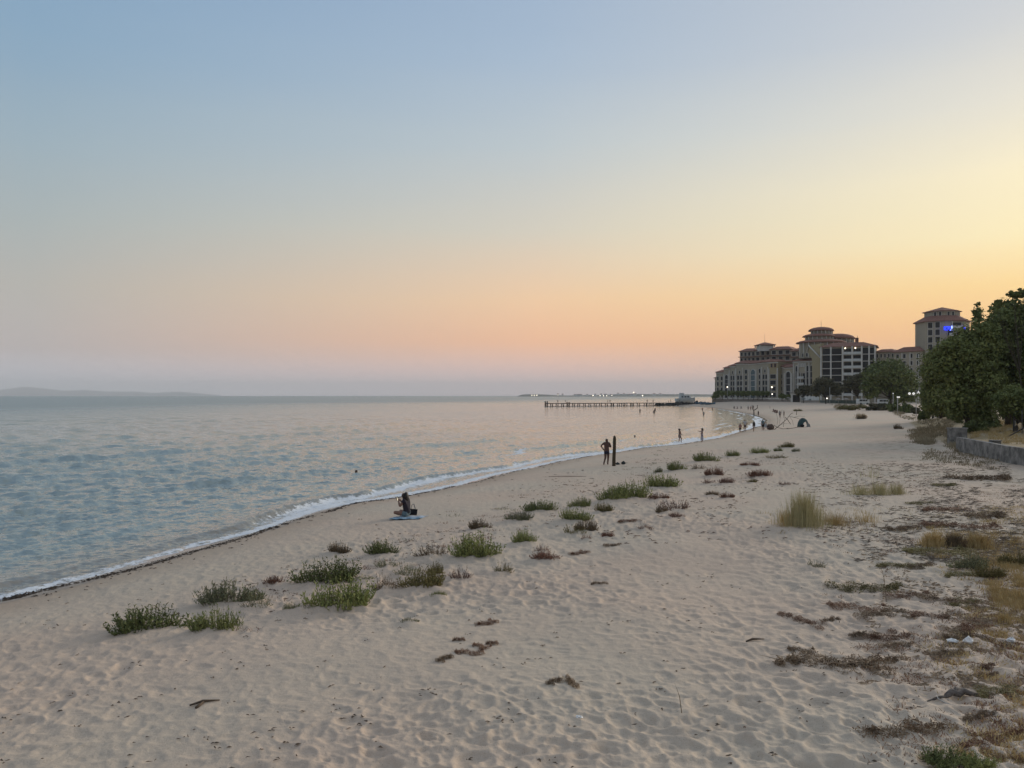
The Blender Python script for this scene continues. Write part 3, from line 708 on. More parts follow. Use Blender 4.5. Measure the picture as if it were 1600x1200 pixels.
# --- A. curved stepped wing on the left (nearest the sea)
WA = empty('hotel_wing', (*XY(1180, 390), 3), 0, 'long curved beige hotel wing stepping down to the sea with tall arches', 'hotel')
WA.location = (0, 0, 0)
bays = [ # u0,u1,d0,d1,v_top,style
 (1117, 1122, 428, 424, 590, 'small'), (1119, 1131, 424, 418, 581, 'small2'), (1131, 1140, 416, 412, 574.5, 'archs'), (1140, 1150, 412, 407, 571, 'cols'), (1150, 1162, 406, 400, 567, 'cols2'),
 (1162, 1170, 400, 396, 567, 'plain'), (1170, 1184, 396, 390, 567, 'teal'), (1184, 1190, 389, 387, 566, 'narrow'), (1190, 1201, 386, 382, 565, 'cols'), (1201, 1216, 380, 375, 564.5, 'yellow'), (1216, 1225, 378, 375, 572, 'plain'),
 (1225, 1239, 374, 370, 573, 'arch'), (1239, 1273, 370, 360, 563, 'right')]
for (u0, u1, d0, d1, vt, st) in bays:
    zt = pz(vt, (d0 + d1) / 2); f, poly = block(WA, u0, d0, u1, d1, 14, 2.5, zt, plast_y if st == 'yellow' else plast)
    L_ = f.L; fl = 3.0; z0 = 4.3
    nfl = int((zt - z0 - .6) / fl)
    if st != 'yellow': tiled_roof(WA, poly, zt, .8, 1.3)
    else: tiled_roof(WA, poly, zt, .3, .5)
    fpart(f, 'cornice', trim, WA, [(0, L_, .0, .35, zt - .9, zt - .55)])
    if st in ('cols', 'cols2'):
        for t in (.06, .94): fpart(f, 'column', trim, WA, [(L_ * t - .2, L_ * t + .2, .003, .55, 2.5, zt - 2.6)])
        for k in range(nfl - 1): window(f, WA, L_ * .16, z0 + k * fl + .1, L_ * .30, 2.3); window(f, WA, L_ * .54, z0 + k * fl + .1, L_ * .30, 2.3)
        window(f, WA, L_ * .4, z0 + (nfl - 1) * fl + .4, L_ * .2, 1.5)
    elif st in ('small', 'small2', 'narrow', 'plain'):
        nn = 1 if L_ < 3 or st in ('plain', 'narrow') else 2
        for k in range(nfl):
            for j in range(nn): window(f, WA, L_ * (j + .25) / nn, z0 + k * fl + .2, L_ * .5 / nn, 2.1)
    elif st in ('teal', 'arch', 'archs'):
        hh = zt - z0 - (4.0 if st == 'teal' else 3.0 if st == 'arch' else 4.5); w = L_ * (.52 if st != 'archs' else .6)
        window(f, WA, (L_ - w) / 2, z0 - .4, w, hh + 1.2, teal if st == 'teal' else dark, trim, True, bars=nfl - 1)
        for t in (.1, .9): fpart(f, 'column', trim, WA, [(L_ * t - .22, L_ * t + .22, .003, .6, 2.5, zt - 3.2)])
    elif st == 'yellow':
        for t in (.25, .62): window(f, WA, L_ * t, zt - 2.9, .9, 1.7, dark, roofm)
        for k in range(nfl - 1): window(f, WA, L_ * .18, z0 + k * fl + .2, L_ * .6, 2.1, dark, trim)
        fpart(f, 'column', trim, WA, [(L_ * .06 - .2, L_ * .06 + .2, .003, .5, 2.5, zt - 3.4), ]); fpart(f, 'column', trim, WA, [(L_ * .95 - .2, L_ * .95 + .2, .003, .5, 2.5, zt - 3.4)])
    elif st == 'right':
        for k in range(nfl - 1):
            z = z0 + k * fl
            balcony(f, WA, L_ * .27, z, L_ * .16, glassm=dark); balcony(f, WA, L_ * .43, z, L_ * .16, glassm=dark)
        for t in (.12, .63, .8): window(f, WA, L_ * t, z0, L_ * .12, zt - z0 - 2.4, dark, trim, True, bars=nfl - 1)
        for t in (.29, .36, .44, .52): window(f, WA, L_ * t, zt - 3.2, L_ * .045, 1.7, dark, trim, True)
        for t in (.04, .27, .6, .77, .95): fpart(f, 'column', trim, WA, [(L_ * t - .18, L_ * t + .18, .003, .45, 2.5, zt - 1.2)])
# upper set-back storeys of the wing
UP = [(1156, 1180, 414, 408, 548.5, 566, 4), (1180, 1204, 405, 400, 547, 566, 3), (1204, 1236, 398, 392, 545.5, 566, 3), (1236, 1274, 384, 376, 547.5, 564, 4)]
for (u0, u1, d0, d1, vt, vb, nw) in UP:
    dm = (d0 + d1) / 2; zt = pz(vt, dm); zb = pz(vb, dm) - 4; f, poly = block(WA, u0, d0, u1, d1, 16, zb, zt)
    tiled_roof(WA, poly, zt, 1.0, 1.6)
    sl = fpart(f, 'ledge_roof', roofm, WA, [(-.4, f.L + .4, .003, 1.3, zt - 3.3, zt - 3.0)])
    for r in range(2):
        for k in range(nw):
            w = f.L / nw; window(f, WA, w * (k + .2), zt - 2.6 - r * 3.1, w * .6, 1.9)
    fpart(f, 'ledge', trim, WA, [(0, f.L, .003, .5, zt - 5.9, zt - 5.65)])
def pyramid_cupola(par, u, vb, vt, vtop, w, d, sides=4, rise=None):
    c = Vector((px(u, d), d, 0)); z0 = pz(vb, d); z1 = pz(vt, d); z2 = pz(vtop, d)
    poly = [(c.x + w / 2 * math.cos(2 * math.pi * (k + .5) / sides) * (1.41 if sides == 4 else 1), c.y + w / 2 * math.sin(2 * math.pi * (k + .5) / sides) * (1.41 if sides == 4 else 1)) for k in range(sides)]
    cu = MB(); 
    for p in poly: cu.box(p[0] - .25, p[0] + .25, p[1] - .25, p[1] + .25, z0, z1)
    q_ = [(c.x + (p[0] - c.x) * .9, c.y + (p[1] - c.y) * .9) for p in poly]; cu.prism(q_, z0 - 2, z0 + .9); cu.build('cupola', trim, par)
    tiled_roof(par, poly, z1, .9, z2 - z1, apex=True, name='cupola_roof')
pyramid_cupola(WA, 1195, 543, 539, 534.6, 7.6, 402)
mb = MB(); mb.tube([(px(1195, 402), 402, pz(536, 402)), (px(1195, 402), 402, pz(522, 402))], .06, 5); mb.build('antenna', dark, WA)

# --- B. tiered rotunda
RB = empty('hotel_rotunda', (*XY(1290, 372), 3), 0, 'three tiered round hotel tower with shallow terracotta domes', 'hotel'); RB.location = (0, 0, 0)
def drum(par, u, d, ru, vb, veave, vapex, n=24, cols=14, wall=plast, open_=False):
    R = ru / F * d; c = (px(u, d), d); z0, z1, z2 = pz(vb, d), pz(veave, d), pz(vapex, d)
    mb = MB(); mb.prism([(c[0] + R * .93 * math.cos(2 * math.pi * k / n), c[1] + R * .93 * math.sin(2 * math.pi * k / n)) for k in range(n)], z0, z1 + .2); mb.build('wall', wall, par)
    # dome roof: rings
    V = []; m = 5; fs = []
    for j in range(m + 1):
        t = j / m; r = (R + .8) * math.cos(t * math.pi / 2 * .97); z = z1 + (z2 - z1) * math.sin(t * math.pi / 2)
        V += [(c[0] + r * math.cos(2 * math.pi * k / n), c[1] + r * math.sin(2 * math.pi * k / n), z) for k in range(n)]
    for j in range(m):
        for k in range(n): fs.append((j * n + k, j * n + (k + 1) % n, (j + 1) * n + (k + 1) % n, (j + 1) * n + k))
    fs.append(tuple(range(n - 1, -1, -1))); mb = MB(); mb.add(V, fs, True); mb.build('roof', roofm, par)
    for k in range(cols):
        an = -math.pi * (k + .5) / cols; p = (c[0] + R * math.cos(an), c[1] + R * math.sin(an))
        mb = MB(); mb.tube([(p[0], p[1], z0), (p[0], p[1], z1)], .22, 6); mb.build('column', trim, par)
        a2 = an + math.pi / cols / 2; f = Face((c[0] + R * .94 * math.cos(a2 - .11), c[1] + R * .94 * math.sin(a2 - .11)), (c[0] + R * .94 * math.cos(a2 + .11), c[1] + R * .94 * math.sin(a2 + .11)))
        if z1 - z0 > 2.2: window(f, par, f.L * .25, z0 + .6, f.L * .5, min(1.6, z1 - z0 - 1))
drum(RB, 1283, 366, 35, 560, 536.5, 530, cols=12)
drum(RB, 1309, 372, 23, 540, 530, 521.5, cols=10)
drum(RB, 1279, 366, 21.5, 533, 526.5, 521, cols=10)
drum(RB, 1283, 366, 16.5, 524, 517.5, 511, cols=9)
mb = MB(); mb.tube([(px(1283, 366), 366, pz(512, 366)), (px(1283, 366), 366, pz(500, 366))], .06, 5); mb.build('antenna', dark, RB)

# --- C. eight storey block with balconies
CB = empty('hotel_block', (0, 0, 0), 0, 'eight storey hotel block with stacked pale balconies under a terracotta eave', 'hotel')
f, poly = block(CB, 1283, 340, 1368, 330, 18, 2.2, pz(541, 335)); ztc = pz(541, 335)
tiled_roof(CB, poly, ztc, 1.1, 1.9); L_ = f.L; fl = 3.0
secs = [(0.02, .25, 2), (.255, .40, 1), (.405, .56, 1), (.565, .76, 1), (.765, .96, 1)]
for k in range(8):
    z = ztc - .5 - fl * (k + 1)
    if z < 3: continue
    fpart(f, 'slab', trim, CB, [(0, L_ * .40, .003, .9, z - .2, z + .02)]); fpart(f, 'slab', trim, CB, [(L_ * .76, L_, .003, .9, z - .2, z + .02)])
    for (a_, b_, n_) in ((.03, .17, 1), (.20, .38, 1), (.77, .87, 1), (.90, .985, 1)):
        fpart(f, 'balcony_door', dark, CB, [(L_ * a_, L_ * b_, .01, .08, z + .1, z + fl - .35)])
    balcony(f, CB, L_ * .415, z, L_ * .165, fl); balcony(f, CB, L_ * .585, z, L_ * .165, fl)
for t in (.0, .185, .405, .58, .755, .885, .99):
    fpart(f, 'column', trim, CB, [(L_ * t - .28, L_ * t + .28, .01, 1.42 if .4 < t < .8 else .95, 2.2, ztc - .1)])
for t in (.455, .64):
    l = empty('wall_lamp', f(L_ * t, 1.3, ztc - .9), 0, 'bright %s lamp under the eave of the balcony block' % ('left' if t < .5 else 'right'), 'lamp'); mb = MB(); mb.ball((0, 0, 0), .3); mb.build('bulb', lampw, l); mb = MB(); mb.box(-.05, .05, -.05, 1.2, .3, .45); mb.build('bracket', dark, l)
# slanting yellow gable on its left side
fg = Face(XY(1262, 352), XY(1284, 343)); zb = 2.2
mb = MB(); V = []
prof = [(0, pz(547, 347)), (fg.L * .12, pz(540, 347)), (fg.L * .30, pz(538.5, 347)), (fg.L, pz(536.5, 343))]
prof2 = [(fg.L, zb), (fg.L * .35, zb), (fg.L * .30, pz(560, 347)), (0, pz(549, 347))]
pl = prof + prof2
for n_ in (0, -1.2): V += [fg(t, n_, z) for t, z in pl]
n = len(pl); mb.add(V, [tuple(range(n - 1, -1, -1)), tuple(range(n, 2 * n))] + [(i, (i + 1) % n, n + (i + 1) % n, n + i) for i in range(n)]); mb.build('gable_wall', plast_y, CB)
mb = MB(); mb.tube([fg(0, .3, pz(548, 347)), fg(fg.L * .12, .3, pz(539.5, 347)), fg(fg.L * .95, .3, pz(559, 344))], .35, 5); mb.build('gable_trim', trim, CB)
mb = MB(); mb.box(px(1343, 335) - .5, px(1343, 335) + .5, 337, 338.2, ztc, pz(527, 335)); mb.build('chimney', roofm, CB)
mb = MB(); mb.tube([(px(1341.5, 335), 336, ztc), (px(1341.5, 335), 336, pz(524, 335))], .07, 5); mb.build('antenna', dark, CB)

# --- D. low wing between block and tower
DW = empty('low_hotel_wing', (0, 0, 0), 0, 'lower beige hotel wing linking the balcony block and the tower', 'hotel')
f, poly = block(DW, 1368, 335, 1398, 330, 12, 2.2, pz(549.5, 333)); tiled_roof(DW, poly, pz(549.5, 333), .8, 1.2)
for k in range(6):
    for j in range(5): window(f, DW, f.L * (j + .3) / 5, pz(549.5, 333) - 2.6 - 3 * k, f.L * .08, 1.6)
f, poly = block(DW, 1397, 328, 1440, 318, 12, 2.2, pz(549, 323)); tiled_roof(DW, poly, pz(549, 323), .9, 2.0)
for k in range(6):
    for j in range(4): window(f, DW, f.L * (j + .35) / 4, pz(549, 323) - 2.8 - 3 * k, f.L * .10, 1.7)
for j in range(3): fpart(f, 'column', trim, DW, [(f.L * (.3 + j * .3) - .15, f.L * (.3 + j * .3) + .15, .003, .3, 2.2, pz(551, 323))])

# --- E. octagonal tower with blue roof lettering
ET = empty('hotel_tower', (0, 0, 0), 0, 'tall beige octagonal hotel tower with blue lit letters behind the trees', 'hotel')
dT = 312; cx = px(1474, dT + 9); n = 8; R = 10.0; cy = dT + R
def ngon(R, n=8, ph=.5): return [(cx + R * math.cos(2 * math.pi * (k + ph) / n), cy + R * math.sin(2 * math.pi * (k + ph) / n)) for k in range(n)]
zt = pz(500, dT); P_ = ngon(R); mb = MB(); mb.prism(P_, 2, zt); mb.build('wall', plast, ET)
tiled_roof(ET, P_, zt, .9, 3.0)
P2 = ngon(R * .66); z2 = pz(484.5, dT + 3); mb = MB(); mb.prism(P2, zt, z2); mb.build('upper_wall', plast, ET); tiled_roof(ET, P2, z2, .8, 2.0, apex=True, name='upper_roof')
def tface(P_, k): p, q_ = P_[k % 8], P_[(k + 1) % 8]; return Face(p, q_)
for k in (4, 5, 6, 7):
    f = tface(P_, k)
    if f.n.y > 0: continue
    for r in range(9):
        z = zt - 2.9 - 3.0 * r
        if k in (4,) or k == 7:
            window(f, ET, f.L * .16, z, 1.7, 2.3); window(f, ET, f.L * .52, z, 1.7, 2.3)
        elif k == 5:
            if r == 0: balcony(f, ET, f.L * .28, z - .4, f.L * .6, 2.9)
            else: balcony(f, ET, f.L * .1, z - .4, f.L * .35, 2.9, posts=False); window(f, ET, f.L * .58, z, .9, 1.6); window(f, ET, f.L * .76, z, .9, 1.6)
        else:
            if r != 0: balcony(f, ET, f.L * .12, z - .4, f.L * .36, 2.9, posts=False); balcony(f, ET, f.L * .56, z - .4, f.L * .36, 2.9, posts=False)
for k in (4, 5, 6, 7):
    f = tface(P2, k)
    for t in (.25, .62): window(f, ET, f.L * t, zt + 2.2, .9, 1.6)
# the blue letters: an unreadable lit word, partly behind the leaves
bluel = mat('blue_neon', (.0, .01, .3), emit=(.01, .03, 1), estr=3.2)
bluew = mat('pale_neon', (.3, .4, 1), emit=(.25, .35, 1), estr=3)
f6 = tface(P_, 6 if tface(P_, 6).n.y < tface(P_, 5).n.y + .5 else 5)
def letters(uc, strokes, lab_parent):
    for i, (a_, b_, c_, d_, m_) in enumerate(strokes):
        mb = MB(); mb.box(px(uc + a_, dT - .5), px(uc + b_, dT - .5), dT - .75, dT - .5, pz(513 + d_, dT), pz(513 + c_, dT)); mb.build('sign_letter', m_, lab_parent)
sg = empty('sign', (0, 0, 0), 0, 'blue lit letters on the hotel tower below its eave', 'sign')
letters(1475, [(0, 1.2, -2.6, 2.8, bluel), (1.2, 2.8, .5, 2.8, bluel), (2.8, 4, -2.4, 3, bluel), (4.6, 5.6, -2.4, 3, bluel), (5.6, 8, -2.4, -1.2, bluel), (5.6, 8, .2, 1.4, bluel), (8.4, 9.4, -2.4, 3.4, bluel), (9.4, 11, 2.2, 3.4, bluew), (11.4, 12.6, -3.6, 3.2, bluew)], sg)
letters(1504, [(0, 1.1, -3.4, 3.4, bluel), (1.1, 2.6, -.4, .8, bluel), (2.6, 3.6, -1.4, 3.2, bluel), (3.6, 5, 1.4, 2.6, bluel)], sg)
fpart(Face((px(1473, dT), dT - .45), (px(1510, dT), dT - .45)), 'sign_frame', dark, sg, [(0, px(1510, dT) - px(1473, dT), 0, .04, pz(517.2, dT), pz(516.8, dT)), (2, 2.1, -3, 0, pz(517, dT), pz(516.8, dT)), (7, 7.1, -3, 0, pz(517, dT), pz(516.8, dT))])

# --- sea wall and terrace in front of the hotel
SWL = [(1113, 408), (1150, 400), (1190, 384), (1215, 372), (1237, 366)]
cap = mat('wall_cap', (.66, .64, .6), (.46, .44, .39), scale=1); wallm = mat('sea_wall_concrete', (.24, .21, .18), (.30, .27, .23), scale=.8, bump=.02)
sw = empty('sea_wall', (0, 0, 0), 0, 'low concrete sea wall with pale coping in front of the curved hotel wing', 'wall')
pts = [XY(u, d) for u, d in SWL]
mbw = MB(); mbc = MB()
for a_, b_ in zip(pts[:-1], pts[1:]):
    f = Face(a_, b_); mbw.box(0, f.L, -.6, 0, .4, 3.35, fr=f); mbc.box(-.05, f.L + .05, -.8, .2, 3.355, 4.0, fr=f)
mbw.build('wall_face', wallm, sw); mbc.build('coping', cap, sw)
ter = MB(); ter.prism([(px(1114, 411), 409)] + [(x, y + .7) for x, y in pts] + [(px(1300, 355), 358), (px(1500, 345), 345), (px(1500, 400), 480), (px(1125, 460), 470)], 1.0, 3.3)
tag(ter.build('hotel_terrace', wallm), kind='structure', label='paved terrace around the hotel')
# ------------------------------------------------------------------ plants
def leaf_mat(name, c1, c2, var=.18, scale=3, rough=.75):
    return mat(name, c1, c2, rough=rough, scale=scale, spec=.2, obvar=var, lo=.35, hi=.65)
G_DARK = leaf_mat('shrub_dark_green', (0.127, 0.15, 0.0538), (0.201, 0.222, 0.0783))
G_MID = leaf_mat('shrub_green', (0.184, 0.211, 0.0692), (0.295, 0.307, 0.106))
G_GREY = leaf_mat('shrub_grey_green', (0.157, 0.165, 0.0964), (0.277, 0.272, 0.148))
G_OLIVE = leaf_mat('shrub_olive', (.16, .145, .05), (.24, .20, .08))
G_BROWN = leaf_mat('shrub_brown', (0.14, 0.105, 0.063), (0.238, 0.168, 0.098))
G_RUST = leaf_mat('shrub_rust', (0.182, 0.0845, 0.0585), (0.286, 0.15, 0.0975))
G_RED = leaf_mat('shrub_rose', (.20, .12, .09), (.28, .175, .13))
STEM = mat('woody_stem', (.07, .05, .035), (.12, .09, .06), scale=8)
STRAW = leaf_mat('dry_straw', (.44, .31, .13), (.58, .44, .22), scale=6)
STRAW_G = leaf_mat('pale_straw', (.46, .40, .20), (.60, .52, .28), scale=6)
MATBROWN = leaf_mat('creeper_brown', (.16, .11, .068), (.30, .215, .135), scale=5)
MATRED = leaf_mat('creeper_red_brown', (.18, .10, .062), (.31, .19, .12), scale=5)
MATOLIVE = leaf_mat('creeper_olive', (.17, .145, .065), (.29, .24, .11), scale=5)

def rib(V, Fc, pts, w, side):
    """thin strip along pts, width tapering"""
    n0 = len(V); k = len(pts)
    for i, p in enumerate(pts):
        ww = w * (1 - .8 * i / (k - 1)); V.append(p - side * ww); V.append(p + side * ww)
    for i in range(k - 1): a = n0 + 2 * i; Fc.append((a, a + 1, a + 3, a + 2))
def shrub_template(seed, stems=120, height=.34, spread=.5, leafy=9, upright=.6):
    """unit shrub, 1 wide: upcurved stems with small narrow leaves"""
    r = random.Random(seed); LV = []; LF = []; SV = []; SF = []
    nl = r.randint(3, 5); lob = [(r.uniform(-.36, .36), r.uniform(-.2, .2), r.uniform(.6, 1)) for _ in range(nl + 2)] + [(-.12, 0, 1), (.15, 0, .9)]
    for i in range(stems):
        cx, cy, hh = lob[r.randrange(len(lob))]; an = r.uniform(0, 2 * math.pi); rr = .16 * math.sqrt(r.random())
        b = Vector((cx + rr * math.cos(an), cy + rr * .7 * math.sin(an), -.02))
        oa = math.atan2(b.y * 2, b.x) + r.gauss(0, .8); out = spread * r.uniform(.1, 1) * .55; h = height * hh * r.uniform(.25, 1.08) * (1 - .45 * min(1, abs(b.x) * 2))
        pts = []
        for k in range(5):
            t = k / 4; pts.append(b + Vector((math.cos(oa) * out * (t ** .8) * (1 - .3 * t * upright), math.sin(oa) * out * .7 * t ** .8, h * t ** (1 + upright * .6))))
        sd = Vector((-math.sin(oa), math.cos(oa), 0))
        rib(SV, SF, pts, .0045, Vector((1, 0, 0)) if r.random() < .6 else sd)
        for k in range(leafy):
            t = r.uniform(.12, 1); i0 = min(int(t * 4), 3); p = pts[i0].lerp(pts[i0 + 1], t * 4 - i0)
            dr = (Vector((r.gauss(0, 1), r.gauss(0, .8), r.uniform(.2, 1.6)))).normalized(); L_ = r.uniform(.022, .06); w = dr.cross(Vector((r.gauss(0, 1), r.gauss(0, 1), r.gauss(0, 1)))).normalized() * .0085
            n0 = len(LV); LV += [p - w, p + w, p + dr * L_ * .55 + w * .9, p + dr * L_]; LF.append((n0, n0 + 1, n0 + 2, n0 + 3))
    return mesh_np('foliage', [tuple(v) for v in LV], LF, False), mesh_np('stems', [tuple(v) for v in SV], SF, False)
SHT = [shrub_template(11 + k, 260, .36, .6, 12) for k in range(4)]           # dense
SHS = [shrub_template(31 + k, 95, .40, .85, 10) for k in range(3)]      # sparse
def remat(me, m, cache={}):
    k = (me.name, m.name)
    if k not in cache: c = me.copy(); c.materials.clear(); c.materials.append(m); cache[k] = c
    return cache[k]
def joined(a, b, m, m2, cache={}):
    k = (a.name, b.name, m.name)
    if k in cache: return cache[k]
    def arr(me):
        V = np.empty(len(me.vertices) * 3, np.float32); me.vertices.foreach_get('co', V); Fq = np.empty(len(me.polygons) * 4, np.int32); me.loops.foreach_get('vertex_index', Fq); return V.reshape(-1, 3), Fq.reshape(-1, 4)
    V1, F1 = arr(a); V2, F2 = arr(b); me = mesh_np('shrub', np.vstack([V1, V2]), np.vstack([F1, F2 + len(V1)]), False)
    me.materials.append(m); me.materials.append(m2); mi = np.zeros(len(me.polygons), np.int32); mi[len(F1):] = 1; me.polygons.foreach_set('material_index', mi); cache[k] = me; return me
def size_at(P, px_): return px_ * P.y / F
def shrub(u, v, w, h, m, lab, sparse=False, group='low shrubs along the top of the beach'):
    P = gp(u, v - h * .12); W_ = size_at(P, w); P.z += min(.08, .05 * W_ + .02) * .7; Hh = size_at(P, h) * .96
    T = (SHS if sparse else SHT); k = rnd.randrange(len(T)); fo, st = T[k]; ref = .40 if sparse else .36
    sc = (W_ * .95, W_ * .85, Hh / ref * 1.18); name = 'beach_shrub'
    if w > 48:
        e_ = empty(name, P, rnd.choice([0, math.pi]) + rnd.uniform(-.25, .25), lab, 'shrub', group); e_.scale = sc
        link('foliage', remat(fo, m), parent=e_); link('stems', remat(st, STEM), parent=e_)
    else:
        e_ = link(name, joined(fo, st, m, STEM), loc=P); e_.rotation_euler.z = rnd.choice([0, math.pi]) + rnd.uniform(-.4, .4); e_.scale = sc; tag(e_, lab, 'shrub', group)
    return e_
for (u, v, w, h, m_, sp, lab) in SHRUBS: shrub(u, v, w, h, globals()[m_], lab, bool(sp))

# --- creeping mats of dead succulent
def mat_template(seed, lobes=7, n=520, elong=.5, hgt=.07):
    r = random.Random(seed); V = []; Fc = []; p = Vector((-.42, 0, 0)); L_ = []
    for i in range(lobes):
        L_.append((p.x, p.y, r.uniform(.06, .15))); p = p + Vector((.84 / (lobes - 1), r.gauss(0, .07) * elong * 2, 0))
    for i in range(2): a = r.choice(L_); L_.append((a[0] + r.gauss(0, .08), a[1] + r.gauss(0, .16) * elong, r.uniform(.05, .1)))
    for i in range(n):
        x0, y0, R = L_[r.randrange(len(L_))]; an = r.uniform(0, 6.283); q = R * math.sqrt(r.random()) * 1.1
        b = Vector((x0 + q * math.cos(an), y0 + q * math.sin(an) * .8, hgt * (1 - (q / R / 1.15) ** 2) * r.uniform(.0, 1)))
        dr = Vector((r.gauss(0, 1), r.gauss(0, 1), r.gauss(.25, .5))).normalized(); L2 = r.uniform(.008, .03); w = Vector((r.gauss(0, 1), r.gauss(0, 1), r.gauss(0, 1))).normalized() * r.uniform(.002, .006)
        n0 = len(V); V += [b - w, b + w, b + dr * L2 + w, b + dr * L2 - w]; Fc.append((n0, n0 + 1, n0 + 2, n0 + 3))
    for i in range(22):   # woody runners
        x0, y0, R = L_[r.randrange(len(L_))]; b = Vector((x0, y0, .02)); an = r.choice([0, math.pi]) + r.gauss(0, .5); pts = [b + Vector((math.cos(an) * t * .22, math.sin(an) * t * .14 + .01 * r.gauss(0, 1), .012 + .01 * r.random())) for t in (0, .33, .66, 1)]
        rib(V, Fc, pts, .005, Vector((0, .8, .5)))
    return mesh_np('creeping_mat', [tuple(v) for v in V], Fc, False)
MT = [mat_template(50 + k, rnd.randint(6, 10), 2300, hgt=.07) for k in range(6)]
CREEP = [
 (1308, 1050, 136, 36, MATBROWN, 'large dark brown creeping mat with a long runner pointing right on near sand'),
 (1360, 1038, 110, 12, MATBROWN, 'straight runner of dead creeper reaching right of the large brown mat'),
 (1413, 1144, 142, 22, MATBROWN, 'arched dark creeper mat on the near sand, below the driftwood'),
 (1246, 966, 54, 16, MATRED, 'small dark creeper mat at the left edge of the brown patches'),
 (1340, 956, 70, 22, MATRED, 'reddish creeper mat with a raised middle in the upper left of the patches'),
 (1348, 926, 96, 24, MATOLIVE, 'long olive brown creeper mat, topmost of the brown patches'),
 (1384, 972, 74, 22, MATBROWN, 'thick flat brown mat in the middle of the patches'),
 (1345, 994, 42, 13, MATBROWN, 'short brown mat left of the wider one under the thick flat mat'),
 (1390, 997, 72, 16, MATRED, 'wider red brown mat under the thick flat mat'),
 (1452, 970, 44, 24, MATRED, 'dark red mat right of the thick flat mat'),
 (1510, 985, 60, 24, MATRED, 'rust mat just above the two white scraps'),
 (1474, 1030, 64, 32, MATBROWN, 'brown mat directly below the white scraps'),
 (1540, 1050, 40, 16, MATRED, 'small red brown mat near the right edge below the white scraps'),
 (1548, 1060, 36, 8, MATBROWN, 'thin brown streak under the small red brown mat at the right'),
 (1568, 1092, 80, 34, MATOLIVE, 'olive creeper mat around the right end of the driftwood'),
 (1520, 1166, 78, 34, MATRED, 'reddish creeper mat above the green corner plant'),
 (1252, 1020, 32, 12, MATBROWN, 'tiny dark creeper alone left of the large brown mat'),
 (1404, 1016, 50, 14, MATBROWN, 'small dark mat between the short brown mats and the white scraps'),
 (1466, 868, 80, 18, MATOLIVE, 'olive mat at the foot of the dry grass tufts'),
 (1434, 884, 44, 9, MATBROWN, 'thin dark runner under the olive mat by the dry grass'),
 (1410, 888, 60, 10, MATOLIVE, 'narrow olive runner at the upper edge of the patches'),
 (1418, 936, 60, 18, MATRED, 'red brown mat right of the long olive brown one'),
 (1470, 938, 70, 20, MATBROWN, 'brown mat between the red mat and the ochre grass'),
 (1500, 945, 60, 14, MATOLIVE, 'olive mat touching the ochre grass from the left'),
 (1515, 905, 60, 18, MATOLIVE, 'dull olive mat under the green ground cover at the right'),
 (1560, 1020, 76, 30, MATBROWN, 'broad brown mat between the second white scrap and the right edge'),
 (1590, 1150, 50, 18, MATRED, 'red brown mat cut by the right edge of the view above the corner'),
 (1497, 1000, 50, 20, MATBROWN, 'brown mat wrapped around the larger white scrap'),
 (1300, 975, 28, 10, MATBROWN, 'small dark tuft of creeper left of the thick flat mat'),
 (1535, 1128, 70, 12, MATBROWN, 'thin dark creeper streak above the reddish corner mat'),
 (1590, 1200, 60, 24, MATBROWN, 'brown creeper in the bottom right corner'),
 (761, 977, 32, 15, MATRED, 'small dark red plant heap alone on the central sand'),
 (718, 1003, 16, 8, MATRED, 'tiny red brown clump above the near creeper group'),
 (752, 1014, 24, 12, MATRED, 'dark red clump at the top of the near creeper group'),
 (733, 1024, 36, 14, MATRED, 'largest dark red clump of the near creeper group'),
 (770, 1008, 16, 7, MATRED, 'tiny clump at the right of the near creeper group'),
 (695, 1035, 26, 12, MATBROWN, 'small brown clump at the lower left of the near creeper group'),
 (866, 1070, 24, 8, MATBROWN, 'left half of the dark heap in the lower centre'),
 (889, 1076, 30, 12, MATBROWN, 'right half of the dark heap in the lower centre'),
 (938, 915, 22, 8, MATBROWN, 'small dark sprig on the sand below the thicket'),
 (985, 817, 34, 9, MATRED, 'flat brown mat on the sand below the thicket'),
 (960, 856, 28, 8, MATBROWN, 'low brown creeper streak below the small red brown tuft'),
 (905, 866, 30, 9, MATRED, 'rust creeper streak right of the rust patch'),
 (1530, 752, 80, 14, MATBROWN, 'dark heap of dead creeper before the concrete wall'),
 (1485, 762, 40, 9, MATOLIVE, 'olive creeper streak left of the dark heap before the wall'),
 (1440, 790, 40, 8, MATOLIVE, 'thin olive creeper right of the far dry tuft'),
 (1480, 800, 60, 9, MATRED, 'red brown creeper streak on the far right litter'),
 (1560, 812, 70, 10, MATBROWN, 'brown creeper streak near the right edge before the wall'),
 (1500, 826, 90, 10, MATRED, 'long red creeper streak above the dry tufts'),
 (1410, 826, 60, 8, MATBROWN, 'thin dark creeper right of the tall dry grass'),
]
for (u, v, w, h, m_, lab) in CREEP:
    P = gp(u, v - h * .3); W_ = size_at(P, w) * 1.12; e_ = link('creeping_plant', remat(MT[rnd.randrange(6)], m_), loc=P)
    dep = size_at(P, h) / ((H - P.z) / P.y) * 2.6; e_.scale = (W_, min(max(dep, W_ * .6), W_ * 2.2), max(W_ * 1.1, .9)); e_.rotation_euler.z = rnd.choice([0, math.pi]) + rnd.uniform(-.3, .3)
    tag(e_, lab, 'plant', 'creeping plant mats on the sand')
